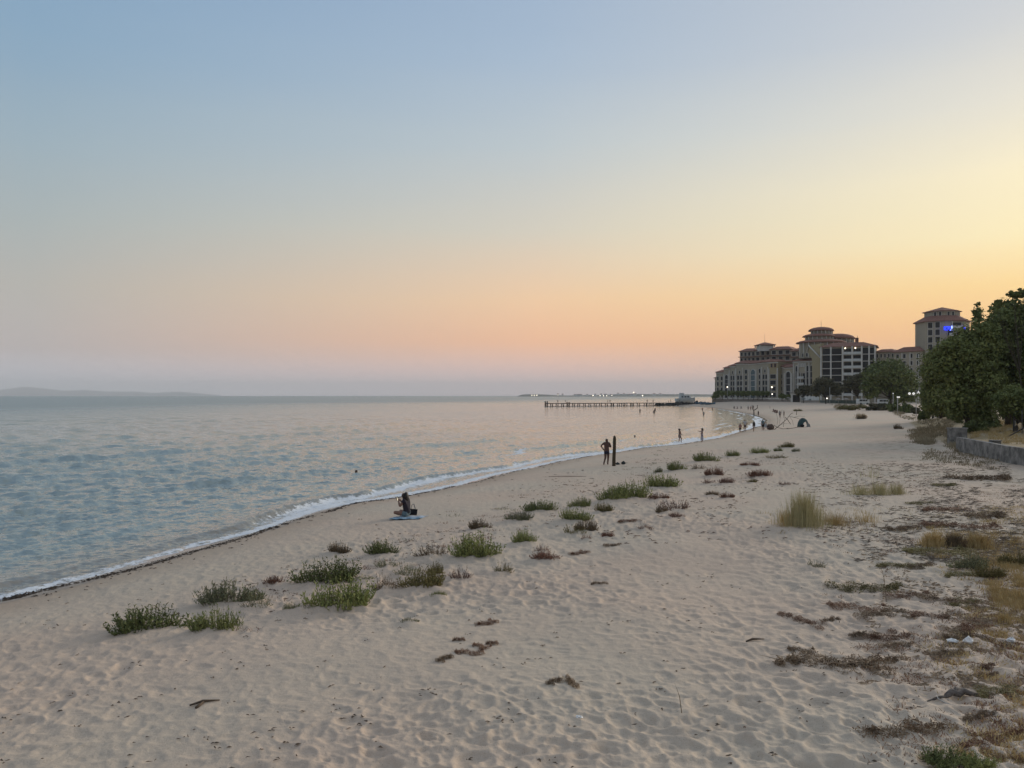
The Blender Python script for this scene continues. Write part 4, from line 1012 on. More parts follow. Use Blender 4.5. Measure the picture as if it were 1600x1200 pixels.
# green plant in the bottom right corner and green cover at the right
shrub(1480, 1199, 92, 26, G_DARK, 'dense bright green low plant at the bottom right corner', group='low green plants on the right'); shrub(1530, 1204, 70, 22, G_MID, 'green low plant in the very corner beside the dense one', group='low green plants on the right')
for (u, v, w, h, lab) in [(1516, 892, 60, 22, 'green ground plant at the left end of the ochre grass'), (1545, 905, 50, 20, 'olive green plant behind the ochre grass'), (1585, 885, 50, 20, 'olive plant cut by the right edge above the ochre grass')]:
    shrub(u, v, w, h, G_OLIVE if 'olive' in lab else G_GREY, lab, group='low green plants on the right')

# --- grass
def blades(V, Fc, P, n, rad, h, r, lean=.35, w=.006):
    for _ in range(n):
        an = r.uniform(0, 6.283); q = rad * min(1.3, abs(r.gauss(0, .55))); b = P + Vector((q * math.cos(an), q * math.sin(an), -.03)); hh = h * r.uniform(.3, 1.05) * (1 - .4 * min(1, q / max(rad, 1e-3)) ** 2)
        la = an + r.gauss(0, .7); l = lean * hh * r.uniform(.1, 1); mid = b + Vector((math.cos(la) * l * .35, math.sin(la) * l * .35, hh * .6)); tip = b + Vector((math.cos(la) * l, math.sin(la) * l, hh))
        s_ = Vector((r.gauss(0, 1), r.gauss(0, .5), 0)).normalized() * w; n0 = len(V)
        V += [b - s_, b + s_, mid + s_ * .7, mid - s_ * .7, tip, tip]; V.pop(); Fc.append((n0, n0 + 1, n0 + 2, n0 + 3)); Fc.append((n0 + 3, n0 + 2, n0 + 4, n0 + 4))
def grass_obj(name, items, m):
    V = []; Fc = []; r = random.Random(5)
    for P, n, rad, h, lean, w in items: blades(V, Fc, P, n, rad, h, r, lean, w)
    me = bpy.data.meshes.new(name); me.from_pydata([tuple(v) for v in V], [], [f if f[2] != f[3] else f[:3] for f in Fc]); me.update(); me.validate(); return link(name, me, m)
def tuft(u, v, w, h, m, lab, n=400, lean=.3, wd=.006):
    P = gp(u, v - 2); o = grass_obj('grass_tuft', [(Vector((0, 0, 0)), n, size_at(P, w) / 2, size_at(P, h), lean, wd)], m); o.location = P; return tag(o, lab, 'grass', 'dry grass tufts')
tuft(1256, 823, 66, 62, STRAW_G, 'tall dense yellow green grass clump on the open sand', 1500, .24, .0045)
tuft(1232, 822, 44, 30, STRAW, 'short straw grass at the left foot of the tall clump', 420, .5, .004)
tuft(1305, 822, 60, 26, STRAW, 'thin dry straw grass right of the tall clump', 420, .5, .004)
tuft(1352, 818, 60, 22, STRAW, 'very thin dry grass between the tall clump and the litter', 130, .4)
tuft(1345, 775, 44, 22, STRAW_G, 'left part of the pale spiky grass behind the tall clump', 260, .5); tuft(1375, 775, 40, 26, STRAW_G, 'middle of the pale spiky grass behind the tall clump', 360, .35); tuft(1402, 774, 34, 22, STRAW_G, 'right part of the pale spiky grass behind the tall clump', 320, .35)
tuft(1360, 748, 40, 26, STRAW_G, 'a few tall thin stalks behind the pale spiky grass', 40, .3)
tuft(1458, 856, 38, 26, STRAW, 'round straw coloured tuft left of the three at the litter', 900, .45, .008); tuft(1492, 856, 40, 24, G_BROWN, 'grey brown tuft in the middle of the three at the litter', 700, .45, .008); tuft(1530, 858, 44, 26, STRAW, 'rust tinged straw tuft at the right of the three at the litter', 900, .45, .008)
tuft(1346, 655, 20, 9, STRAW, 'pale grass around the small dry bush on the far sand', 160, .5, .02)
tuft(1385, 940, 10, 60, G_BROWN, 'single thin grey stalk standing in the creeper mats', 1, .2); tuft(1066, 1118, 8, 50, G_BROWN, 'single thin bent stalk on the near sand', 1, .3)
def region(n, quad, seed=1):
    r = np.random.default_rng(seed); a = r.random(n); b = r.random(n); q_ = np.array(quad, float)
    p = (q_[0] * (1 - a)[:, None] + q_[1] * a[:, None]) * (1 - b)[:, None] + (q_[3] * (1 - a)[:, None] + q_[2] * a[:, None]) * b[:, None]
    k = fbm(p[:, 0] * .03, p[:, 1] * .08, 3, seed) > -.12; p = p[k]; return gpv(p[:, 0], p[:, 1])
items = []
for quad, n, bl, h, seed in [(((1535, 885), (1640, 870), (1660, 985), (1570, 975)), 900, 26, .20, 3), (((1500, 950), (1640, 940), (1660, 1010), (1540, 1000)), 300, 20, .10, 13), (((1440, 862), (1640, 840), (1640, 880), (1500, 885)), 700, 18, .12, 4), (((1450, 822), (1640, 805), (1640, 850), (1460, 850)), 500, 16, .14, 5), (((1560, 1170), (1640, 1150), (1660, 1210), (1580, 1210)), 120, 18, .08, 15), (((1180, 800), (1420, 790), (1440, 835), (1190, 835)), 160, 7, .16, 16)]:
    for P in region(n, quad, seed): items.append((Vector(P), bl, .22, h, .6, .005))
tag(grass_obj('dry_grass', items, STRAW), kind='stuff', label='ochre dry grass spreading at the right side of the beach', cat=None)
items = []
for quad, n, bl, h, seed in [(((1512, 674), (1640, 650), (1700, 700), (1520, 690)), 700, 16, .3, 7), (((1540, 655), (1640, 640), (1640, 665), (1520, 680)), 500, 16, .35, 8)]:
    for P in region(n, quad, seed): items.append((Vector(P), bl, .35, h, .6, .012))
tag(grass_obj('terrace_grass', items, STRAW), kind='stuff', label='ochre dry grass on the terrace above the concrete wall')
items = []
for quad, n, bl, h, seed in [(((1405, 650), (1500, 643), (1502, 706), (1430, 694)), 900, 16, .42, 9), (((1440, 700), (1560, 712), (1560, 735), (1440, 720)), 260, 10, .2, 19), (((1390, 642), (1440, 640), (1440, 650), (1400, 650)), 160, 14, .7, 10), (((1300, 633), (1345, 633), (1345, 641), (1305, 641)), 120, 16, 1.0, 12)]:
    for P in region(n, quad, seed): items.append((Vector(P), bl, .5, h, .6, .02))
tag(grass_obj('slope_grass', items, leaf_mat('brown_grass', (.24, .195, .12), (.34, .28, .18), scale=.5)), kind='stuff', label='brown dry grass on the slope below the trees')

# --- small litter, twigs and seaweed
def litter(name, pts, m, lmin, lmax, w, seed=1, lab=''):
    r = random.Random(seed); V = []; Fc = []
    for P in pts:
        p = Vector(P) + Vector((0, 0, .012)); k = r.choice([1, 1, 2, 3])
        for _ in range(k):
            an = r.uniform(-.6, .6) + (r.uniform(0, 6.3) if r.random() < .4 else 0); L_ = r.uniform(lmin, lmax); q = p + Vector((r.gauss(0, lmin), r.gauss(0, lmin), 0))
            d_ = Vector((math.cos(an), math.sin(an), r.uniform(-.02, .12))) * L_; c = d_.cross(Vector((0, 0, 1))).normalized() * w * r.uniform(.4, 1.6); up = Vector((0, 0, w * 1.2))
            n0 = len(V); mid = q + d_ * .5 + Vector((r.gauss(0, .1) * L_, r.gauss(0, .1) * L_, .3 * w))
            V += [q - c * .4, q + c * .4, mid + c, mid - c, q + d_, mid + up]; Fc += [(n0, n0 + 1, n0 + 5), (n0 + 1, n0 + 2, n0 + 5), (n0 + 2, n0 + 4, n0 + 5), (n0 + 4, n0 + 3, n0 + 5), (n0 + 3, n0, n0 + 5)]
    me = bpy.data.meshes.new(name); me.from_pydata([tuple(v) for v in V], [], Fc); me.update(); tag(link(name, me, m), kind='stuff', label=lab)
rg = np.random.default_rng(12)
def clumped(n, u0, u1, v0, v1, seed, thr, su=.02, sv=.05, dens=None):
    u = rg.uniform(u0, u1, n); v = v0 + (v1 - v0) * rg.random(n) ** 1.2; k = fbm(u * su, v * sv, 4, seed) > thr
    if dens is not None: k &= rg.random(n) < dens(u, v)
    u, v = u[k], v[k]; return gpv(u, v)
LIT = mat('litter_brown', (0.066, 0.048, 0.0336), (0.156, 0.108, 0.072), scale=4); LIT3 = mat('litter_mixed', (.09, .065, .045), (.22, .17, .12), scale=1.5); LIT2 = mat('litter_red', (.10, .055, .038), (.17, .11, .075), scale=4); WEED = mat('seaweed', (.035, .026, .018), (.09, .06, .04), scale=4, rough=.7)
litter('twigs', clumped(900, 0, 1600, 880, 1210, 61, .05), LIT, .02, .09, .009, 1, 'small dark twigs and bits scattered on the near sand')
rowd = lambda u, v: np.exp(-((v - (985 - (u - 230) * .335)) / 26) ** 2)
litter('shrub_litter', clumped(7000, 180, 1260, 700, 1000, 62, .0, dens=rowd), LIT2, .04, .14, .012, 2, 'reddish litter and runners between the shrubs')
litter('far_litter', clumped(1500, 850, 1450, 715, 850, 63, .08), LIT2, .06, .22, .014, 3, 'brownish litter on the middle of the beach')
rd = lambda u, v: np.clip((u - (1180 + (v - 700) * .55)) / 260, 0, 1)
litter('right_litter', clumped(5200, 1250, 1640, 725, 880, 64, .0, dens=rd), LIT3, .06, .34, .014, 4, 'dark sticks and dead plant litter before the concrete wall')
litter('right_litter', clumped(5000, 1250, 1640, 860, 1080, 65, .03, dens=lambda u, v: np.clip((u - 1330) / 200, 0, 1)), MATBROWN, .04, .16, .014, 5, 'dead creeper litter among the mats on the right')
# low sprigs and runners too many to count
def sprigs(name, pts, m, hgt, seed, lab, n=26, rad=.13):
    r = random.Random(seed); V = []; Fc = []
    for P in pts:
        p = Vector(P); sc = r.uniform(.4, 1.5)
        for _ in range(n):
            b = p + Vector((r.gauss(0, rad), r.gauss(0, rad * .7), 0)) * sc; dr = Vector((r.gauss(0, .8), r.gauss(0, .6), r.uniform(.1, 1.2))).normalized() * hgt * sc * r.uniform(.4, 1); w = Vector((r.gauss(0, 1), r.gauss(0, 1), 0)).normalized() * .007
            n0 = len(V); V += [b - w, b + w, b + dr * .6 + w, b + dr]; Fc.append((n0, n0 + 1, n0 + 2, n0 + 3))
    tag(link(name, mesh_np(name, [tuple(v) for v in V], Fc, False), m), kind='stuff', label=lab)
sprigs('rusty_sprigs', clumped(1700, 380, 1260, 690, 1000, 71, -.02, dens=lambda u, v: np.exp(-((v - (1000 - (u - 230) * .33)) / 24) ** 2)), G_RED, .10, 1, 'rusty sprigs and runners between and before the shrubs')
sprigs('green_sprigs', clumped(900, 380, 1260, 690, 1000, 72, .05, dens=lambda u, v: np.exp(-((v - (975 - (u - 230) * .33)) / 16) ** 2)), G_GREY, .12, 2, 'low green sprigs between the shrubs')
sprigs('brown_sprigs', clumped(2600, 1250, 1640, 735, 1210, 73, .06, dens=lambda u, v: np.clip((u - (1150 + (v - 700) * .42)) / 260, 0, 1)), MATRED, .07, 3, 'brown dead sprigs among the creeping mats')
sprigs('yellow_sprigs', clumped(2200, 1420, 1640, 790, 1210, 74, .02, dens=lambda u, v: np.clip((u - 1440) / 140, 0, 1)), STRAW, .09, 4, 'yellow dry sprigs thickening towards the right edge')
# wrack line at the water's edge
ss = SH[(SH[:, 1] > 10) & (SH[:, 1] < 130)]; t = rg.random(1700) * (len(ss) - 1.001); i = t.astype(int); f_ = (t - i)[:, None]; q_ = ss[i] * (1 - f_) + ss[i + 1] * f_
dv = ss[i + 1] - ss[i]; nn = np.stack([dv[:, 1], -dv[:, 0]], 1) / np.hypot(dv[:, 0], dv[:, 1])[:, None]
off = .75 - .9 * vnoise(q_[:, 0] * .3, q_[:, 1] * .3, 77) + rg.normal(0, .10, len(q_)) - .5 * vnoise(q_[:, 0] * .16, q_[:, 1] * .16, 3) ; off = np.where(rg.random(len(off)) < .12, off + np.abs(rg.normal(0, .8, len(off))), off)
keep = vnoise(q_[:, 0] * .7, q_[:, 1] * .7, 78) > -.2; q_ = (q_ + nn * off[:, None])[keep]
litter('seaweed_line', np.stack([q_[:, 0], q_[:, 1], base_h(q_[:, 0], q_[:, 1])], 1), WEED, .04, .16, .018, 6, 'thin dark line of seaweed along the water edge')

# --- driftwood, sticks, scraps
gw = mat('grey_driftwood', (.12, .10, .085), (.20, .17, .145), scale=9, bump=.01, stretch=(1, 6, 6))
P = gp(1500, 1092); mb = MB(); s_ = P.y / F
mb.tube([(-24 * s_, 0, .01), (-18 * s_, .02, .045), (-8 * s_, .07, .07), (0, .04, .05), (10 * s_, .10, .075), (20 * s_, .06, .05), (32 * s_, .09, .03)], [.02, .042, .05, .042, .05, .04, .02], 7)
mb.tube([(-6 * s_, .02, .05), (2 * s_, .12, .085), (16 * s_, .17, .06)], [.03, .032, .015], 6)
mb.tube([(-20 * s_, 0, .03), (-32 * s_, -.06, .05), (-44 * s_, -.05, .02), (-58 * s_, -.12, .02)], [.02, .014, .012, .005], 6)
mb.v = [(x + rnd.gauss(0, .006), y + rnd.gauss(0, .006), z + rnd.gauss(0, .006)) for x, y, z in mb.v]
tag(mb.build('driftwood', gw, loc=P), 'weathered grey driftwood log half covered by olive creeper near the right edge', 'driftwood')
P = gp(1480, 1100); s_ = P.y / F; mb = MB(); mb.tube([(-6 * s_, .18, .05), (-9 * s_, .08, .04), (-6 * s_, -.02, .03), (2 * s_, -.08, .02), (12 * s_, -.11, .015), (20 * s_, -.12, .01)], .008, 5)
tag(mb.build('stick', mat('pale_stick', (.45, .42, .38)), loc=P), 'thin curved pale stick in front of the driftwood log', 'stick')
scr = mat('white_plastic', (.8, .79, .76), (.7, .69, .66), scale=20, rough=.5)
for (u, v, w, h, lab) in [(1513, 1006, 15, 13, 'larger crumpled white scrap lying in the brown creeper'), (1488, 1004, 18, 7, 'bent torn white strip left of the larger white scrap'), (1580, 1005, 13, 11, 'white crumpled scrap near the right edge of the view'), (905, 1122, 12, 5, 'small flat white scrap on the near open sand'), (1536, 714, 5, 3, 'tiny white scrap at the foot of the concrete wall')]:
    P = gp(u, v); s_ = P.y / F; r = random.Random(u); mb = MB(); mb.ball((0, 0, h * s_ * .35), w * s_ / 2, (1, .7, h / w * .9), 9, 6)
    mb.v = [(x + r.gauss(0, .06) * w * s_, y + r.gauss(0, .06) * w * s_, max(0, z + r.gauss(0, .08) * h * s_)) for x, y, z in mb.v]; mb.sm = [False] * len(mb.sm); tag(mb.build('plastic_scrap', scr, loc=P), lab, 'litter')
for (u, v, L_, a_, lab) in [(1180, 1002, 34, .35, 'short dark stick on the near open sand'), (320, 1100, 44, .5, 'forked brown stick on the near left sand'), (892, 745, 70, .03, 'long thin straight stick lying near the water below the man'), (558, 1000, 0, 0, '')]:
    if not L_: continue
    P = gp(u, v); s_ = P.y / F; mb = MB(); c = math.cos(a_) * L_ * s_ / 2; sn = math.sin(a_) * L_ * s_ / 2
    mb.tube([(-c, -sn, .02), (-.2 * c, .02, .035), (c, sn, .02)], [.012, .02, .008], 6)
    if 'fork' in lab: mb.tube([(-.1 * c, 0, .03), (-.3 * c, -.18, .02)], [.015, .02], 5)
    tag(mb.build('stick', LIT, loc=P), lab, 'stick')

# ------------------------------------------------------------------ trees
bark = mat('bark', (.05, .04, .03), (.09, .075, .055), scale=3, bump=.02)
def tree(name, u, vb, d, crowns, n, leaf, m, lab, group=None, trunk_r=.18, gaps=1.0, seed=1, flat=.8, zb=None):
    """crowns: [(u, v, ru, rv)] in photo pixels at distance d; leaves in clumps through the volume"""
    r = np.random.default_rng(seed); rr = random.Random(seed); x0 = px(u, d); z0 = ground(x0, d) if zb is None else zb
    e_ = empty(name, (x0, d, z0), 0, lab, 'tree', group); C_ = []; blobs = []
    vol = sum(c[2] * c[3] for c in crowns)
    for (cu, cv, ru, rv) in crowns:
        c = Vector((px(cu, d) - x0, rr.uniform(-.3, .3), pz(cv, d) - z0)); Rx = ru * d / F; Rz = rv * d / F; Ry = Rx * .9
        nb = max(5, int((30 if gaps < .9 else 85) * ru * rv / vol) + 4)
        for k in range(nb):
            q = Vector((rr.gauss(0, 1), rr.gauss(0, 1), rr.gauss(0, 1))).normalized() * rr.uniform(.35, 1) ** .5 * .80
            blobs.append((c + Vector((q.x * Rx, q.y * Ry, q.z * Rz)), rr.uniform(.20, .36) * min(Rx, Rz) * (1 if gaps < .9 else 1.0)))
        blobs.append((c, .6 * min(Rx, Rz)))
        C_.append(c)
    wts = np.array([b[1] ** 2 for b in blobs]); wts /= wts.sum(); idx = r.choice(len(blobs), n, p=wts)
    bc = np.array([tuple(b[0]) for b in blobs])[idx]; br = np.array([b[1] for b in blobs])[idx]
    dr = r.normal(size=(n, 3)); dr /= np.linalg.norm(dr, axis=1)[:, None]; rad = br * (r.random(n) ** .45) * (1 + .42 * np.minimum(np.abs(r.normal(size=n)), 1.5) ** 1.5)
    cen = bc + dr * rad[:, None] * np.array([1.15, 1.15, flat]); cen[:, 2] = np.maximum(cen[:, 2], .02)
    nr = dr + .9 * r.normal(size=(n, 3)); nr /= np.linalg.norm(nr, axis=1)[:, None]; a_ = np.cross(nr, r.normal(size=(n, 3))); a_ /= np.linalg.norm(a_, axis=1)[:, None]; b_ = np.cross(nr, a_)
    sz = leaf * (.5 + r.random(n))[:, None]; V = np.stack([cen - a_ * sz, cen - b_ * sz * .45, cen + a_ * sz, cen + b_ * sz * .45], 1).reshape(-1, 3)
    Fq = np.arange(4 * n).reshape(n, 4); link('crown', mesh_np('crown', V, Fq, False), m, e_)
    mb = MB(); top = Vector((0, 0, 0))
    main = sorted(C_, key=lambda c: -c.z); zt = min(c.z for c in C_); hb = max(.6, zt * .45)
    cx = sum(c.x for c in C_) / len(C_)
    mb.tube([(0, 0, -.3), (.06 * cx + rr.gauss(0, .1), rr.gauss(0, .1), hb * .5), (.25 * cx, 0, hb)], [trunk_r * 1.3, trunk_r, trunk_r * .8], 8); st = Vector((.25 * cx, 0, hb))
    tr = mb.build('trunk', bark, e_)
    lim = MB()
    for (c, R) in blobs[::3]:
        mid = st.lerp(c, .5) + Vector((rr.gauss(0, .15), rr.gauss(0, .15), .2 * R)); lim.tube([st, mid, c], [trunk_r * .36, trunk_r * .18, trunk_r * .05], 5, False)
    lim.build('limbs', bark, e_); return e_
L_DARK = mat('leaves_dark', (0.0869, 0.11, 0.0391), (0.186, 0.212, 0.0725), rough=.7, scale=.9, detail=5, spec=.15)
L_MID = mat('leaves_green', (0.106, 0.13, 0.0433), (0.21, 0.227, 0.076), rough=.7, scale=.8, detail=5, spec=.15)
L_LITE = mat('leaves_light', (0.117, 0.143, 0.0442), (0.231, 0.239, 0.0806), rough=.7, scale=.8, detail=5, spec=.15)
L_BRN = mat('leaves_brownish', (0.0675, 0.0675, 0.0378), (0.128, 0.115, 0.0648), rough=.8, scale=.6, detail=5, spec=.1)
TG = 'dense trees on the right'
tree('broadleaf_tree', 1575, 688, 78, [(1574, 505, 46, 40), (1600, 535, 60, 60), (1545, 545, 45, 46), (1585, 600, 60, 40), (1640, 520, 60, 60)], 36000, .18, L_DARK, 'tallest dark broadleaf tree rising at the right edge of the view', TG, .28, seed=2)
tree('broadleaf_tree', 1508, 686, 76, [(1505, 560, 46, 54), (1525, 610, 50, 50), (1498, 635, 30, 40), (1528, 655, 24, 30), (1535, 530, 34, 34)], 28000, .17, L_MID, 'big green tree reaching down to the sand left of the concrete wall', TG, .22, seed=3)
tree('broadleaf_tree', 1470, 660, 112, [(1474, 572, 36, 34), (1480, 610, 32, 34), (1460, 628, 22, 24)], 24000, .18, L_LITE, 'lighter green tree left of the big tree under the hotel tower', TG, .2, seed=4)
tree('broadleaf_tree', 1455, 656, 120, [(1456, 615, 16, 34), (1468, 640, 18, 16)], 7000, .2, L_DARK, 'narrow dark tree right of the white globe lamps', TG, .15, seed=5)
tree('broadleaf_tree', 1545, 668, 98, [(1548, 520, 26, 30), (1568, 488, 22, 20), (1552, 590, 40, 50)], 26000, .15, L_MID, 'tall tree between the big green one and the tallest dark one', TG, .2, seed=6)
tree('sparse_tree', 1528, 665, 92, [(1527, 487, 9, 10), (1530, 498, 10, 8), (1527, 476, 5, 5)], 700, .16, L_DARK, 'thin sparse treetop with gaps poking up right of the hotel tower', TG, .05, seed=7, gaps=.5)
tree('sparse_tree', 1600, 690, 72, [(1582, 462, 18, 8), (1600, 456, 14, 8), (1562, 474, 9, 7), (1552, 482, 12, 5)], 2600, .13, L_DARK, 'uppermost open branches of leaves at the right edge against the sky', TG, .07, seed=8, flat=.5, gaps=.5)
tree('broadleaf_tree', 1585, 668, 66, [(1590, 630, 38, 30), (1622, 640, 44, 34)], 22000, .12, L_DARK, 'low dark tree behind the thin poles on the terrace', TG, .16, seed=9)
tree('broadleaf_tree', 1640, 700, 74, [(1650, 560, 60, 80), (1690, 620, 60, 60)], 9000, .2, L_MID, 'tree just outside the right edge behind the terrace', TG, .25, seed=19)
tree('broadleaf_tree', 1392, 634, 235, [(1385, 590, 34, 30), (1408, 600, 28, 30), (1395, 572, 26, 20), (1360, 606, 16, 18)], 22000, .42, L_DARK, 'round dark tree in front of the low hotel wing', TG, .4, seed=10)
tree('broadleaf_tree', 1290, 630, 300, [(1288, 602, 20, 17), (1276, 610, 12, 11), (1302, 608, 12, 13)], 5200, .38, L_BRN, 'brownish tree in front of the balcony block, left one', 'brownish trees before the hotel', .2, seed=11)
tree('broadleaf_tree', 1342, 630, 285, [(1336, 598, 20, 14), (1322, 606, 13, 10), (1345, 590, 12, 10)], 4200, .36, L_BRN, 'brownish tree with a visible dark trunk before the balcony block', 'brownish trees before the hotel', .3, seed=12, flat=.5)
tree('broadleaf_tree', 1255, 629, 320, [(1258, 609, 11, 9), (1248, 612, 7, 7)], 1800, .4, L_BRN, 'small brownish tree above the white fence', 'brownish trees before the hotel', .15, seed=13)
tree('conifer_tree', 1117, 625, 404, [(1119, 617, 6, 6), (1114, 621, 4, 3), (1124, 613, 5, 4)], 1500, .35, L_DARK, 'dark slanting tree at the sea end of the hotel terrace', None, .15, seed=14, zb=3.3)
uu = [(1129, 5), (1137, 5.5), (1145, 5.5), (1153, 5), (1161, 6), (1169, 5.5), (1177, 6), (1184, 5), (1191, 4.5), (1199, 4)]
for i, (u, rr_) in enumerate(uu):
    d = 395 - (u - 1129) * .22; tree('small_tree', u, 625, d, [(u, 614.5, rr_, 4.6)], 750, .34, L_DARK, ['first', 'second', 'third', 'fourth', 'fifth', 'sixth', 'seventh', 'eighth', 'ninth', 'last'][i] + ' small dark clipped tree on the hotel terrace, counted from the sea', 'clipped trees on the hotel terrace', .12, seed=20 + i, zb=3.3)
for i, (u, v, rr_, d) in enumerate([(1222, 619, 6, 362), (1231, 620, 6, 360)]): tree('small_tree', u, 626, d, [(u, v, rr_, 4.5)], 700, .34, L_DARK, 'dark bush %s of the terrace arch' % ('left' if i == 0 else 'just left'), None, .12, seed=40 + i, zb=3.0)
# bushes at the foot of the trees
def bush(u, v, w, h, d, m, lab, n=1800, leaf=.12, seed=1):
    x = px(u, d); z = ground(x, d); r = np.random.default_rng(seed); W_ = w * d / F / 2; Hh = h * d / F
    nb = 14; bc = np.stack([r.uniform(-.75, .75, nb) * W_, r.uniform(-.5, .5, nb) * W_, r.uniform(.1, .75, nb) * Hh], 1); id_ = r.integers(0, nb, n)
    dr = r.normal(size=(n, 3)); dr /= np.linalg.norm(dr, axis=1)[:, None]; cen = bc[id_] + dr * (r.random(n) ** .5)[:, None] * np.array([W_ * .33, W_ * .33, Hh * .32]); cen[:, 2] = np.abs(cen[:, 2])
    a_ = np.cross(dr, r.normal(size=(n, 3))); a_ /= np.linalg.norm(a_, axis=1)[:, None]; b_ = np.cross(dr + .3, a_); sz = leaf * (.5 + r.random(n))[:, None]
    V = np.stack([cen - a_ * sz, cen - b_ * sz * .45, cen + a_ * sz, cen + b_ * sz * .45], 1).reshape(-1, 3)
    o = link('bush', mesh_np('bush', V, np.arange(4 * n).reshape(n, 4), False), m, loc=(x, d, z)); return tag(o, lab, 'bush', 'bushes at the foot of the trees')
for i, (u, v, w, h, d, m_, lab) in enumerate([
 (1402, 640, 30, 18, 190, L_DARK, 'dark green bush below the white globe lamps'), (1418, 642, 26, 14, 180, L_MID, 'mid green bush right of the dark one under the globe lamps'), (1370, 641, 34, 12, 200, L_BRN, 'grey brown bush left of the dark bush under the round tree'),
 (1330, 641, 44, 9, 205, G_OLIVE, 'low olive bush left of the grey brown bush'), (1476, 655, 22, 18, 118, L_DARK, 'dark bush at the foot of the lighter green tree'), (1492, 668, 24, 14, 100, L_MID, 'mid green bush at the foot of the big green tree'),
 (1443, 650, 20, 16, 128, L_DARK, 'dark bush at the foot of the narrow dark tree'), (1525, 690, 40, 22, 70, L_DARK, 'dark skirt of leaves on the ground behind the wall corner'), (1546, 678, 34, 14, 74, L_DARK, 'spiky dark bush on the ochre terrace grass'),
 (1572, 655, 34, 30, 80, L_DARK, 'rounded dark bush behind the thin poles'), (1505, 655, 40, 30, 90, L_DARK, 'dark undergrowth between the two big trees'), (1432, 633, 20, 10, 170, L_BRN, 'brown bush in front of the lamp post')]):
    bush(u, v, w, h, d, m_, lab, 2600, .09 * d / 80, seed=60 + i)
# ------------------------------------------------------------------ people
skin = mat('skin', (.20, .11, .075), (.24, .135, .095), rough=.6, scale=6); skin_d = mat('tanned_skin', (.085, .045, .032), (.11, .06, .042), rough=.6, scale=6)
hairm = mat('dark_hair', (.012, .009, .008), (.022, .016, .013), rough=.5, scale=30)
def cloth(name, c): return mat(name, c, tuple(k * .8 for k in c), rough=.9, scale=9, bump=.004)
SKINS = []
def skin_mesh(name, verts, edges, radii, m, parent, sub=1):
    me = bpy.data.meshes.new(name); me.from_pydata([tuple(v) for v in verts], edges, []); me.update()
    o = bpy.data.objects.new(name, me); COL.objects.link(o); o.parent = parent
    md = o.modifiers.new('skin', 'SKIN'); md.use_smooth_shade = True
    sv = me.skin_vertices[0].data if len(me.skin_vertices) else None
    if sv is None:
        bpy.context.view_layer.objects.active = o
    for i, r in enumerate(radii):
        rr_ = r if isinstance(r, tuple) else (r, r); me.skin_vertices[0].data[i].radius = rr_
    me.skin_vertices[0].data[0].use_root = True
    if sub: s_ = o.modifiers.new('sub', 'SUBSURF'); s_.levels = sub; s_.render_levels = sub
    SKINS.append((o, m)); return o
def bake_skins():
    bpy.context.view_layer.update(); dg = bpy.context.evaluated_depsgraph_get()
    for o, m in SKINS:
        me = bpy.data.meshes.new_from_object(o.evaluated_get(dg)); o.modifiers.clear(); o.data = me; me.materials.clear(); me.materials.append(m)
        me.polygons.foreach_set('use_smooth', [True] * len(me.polygons))
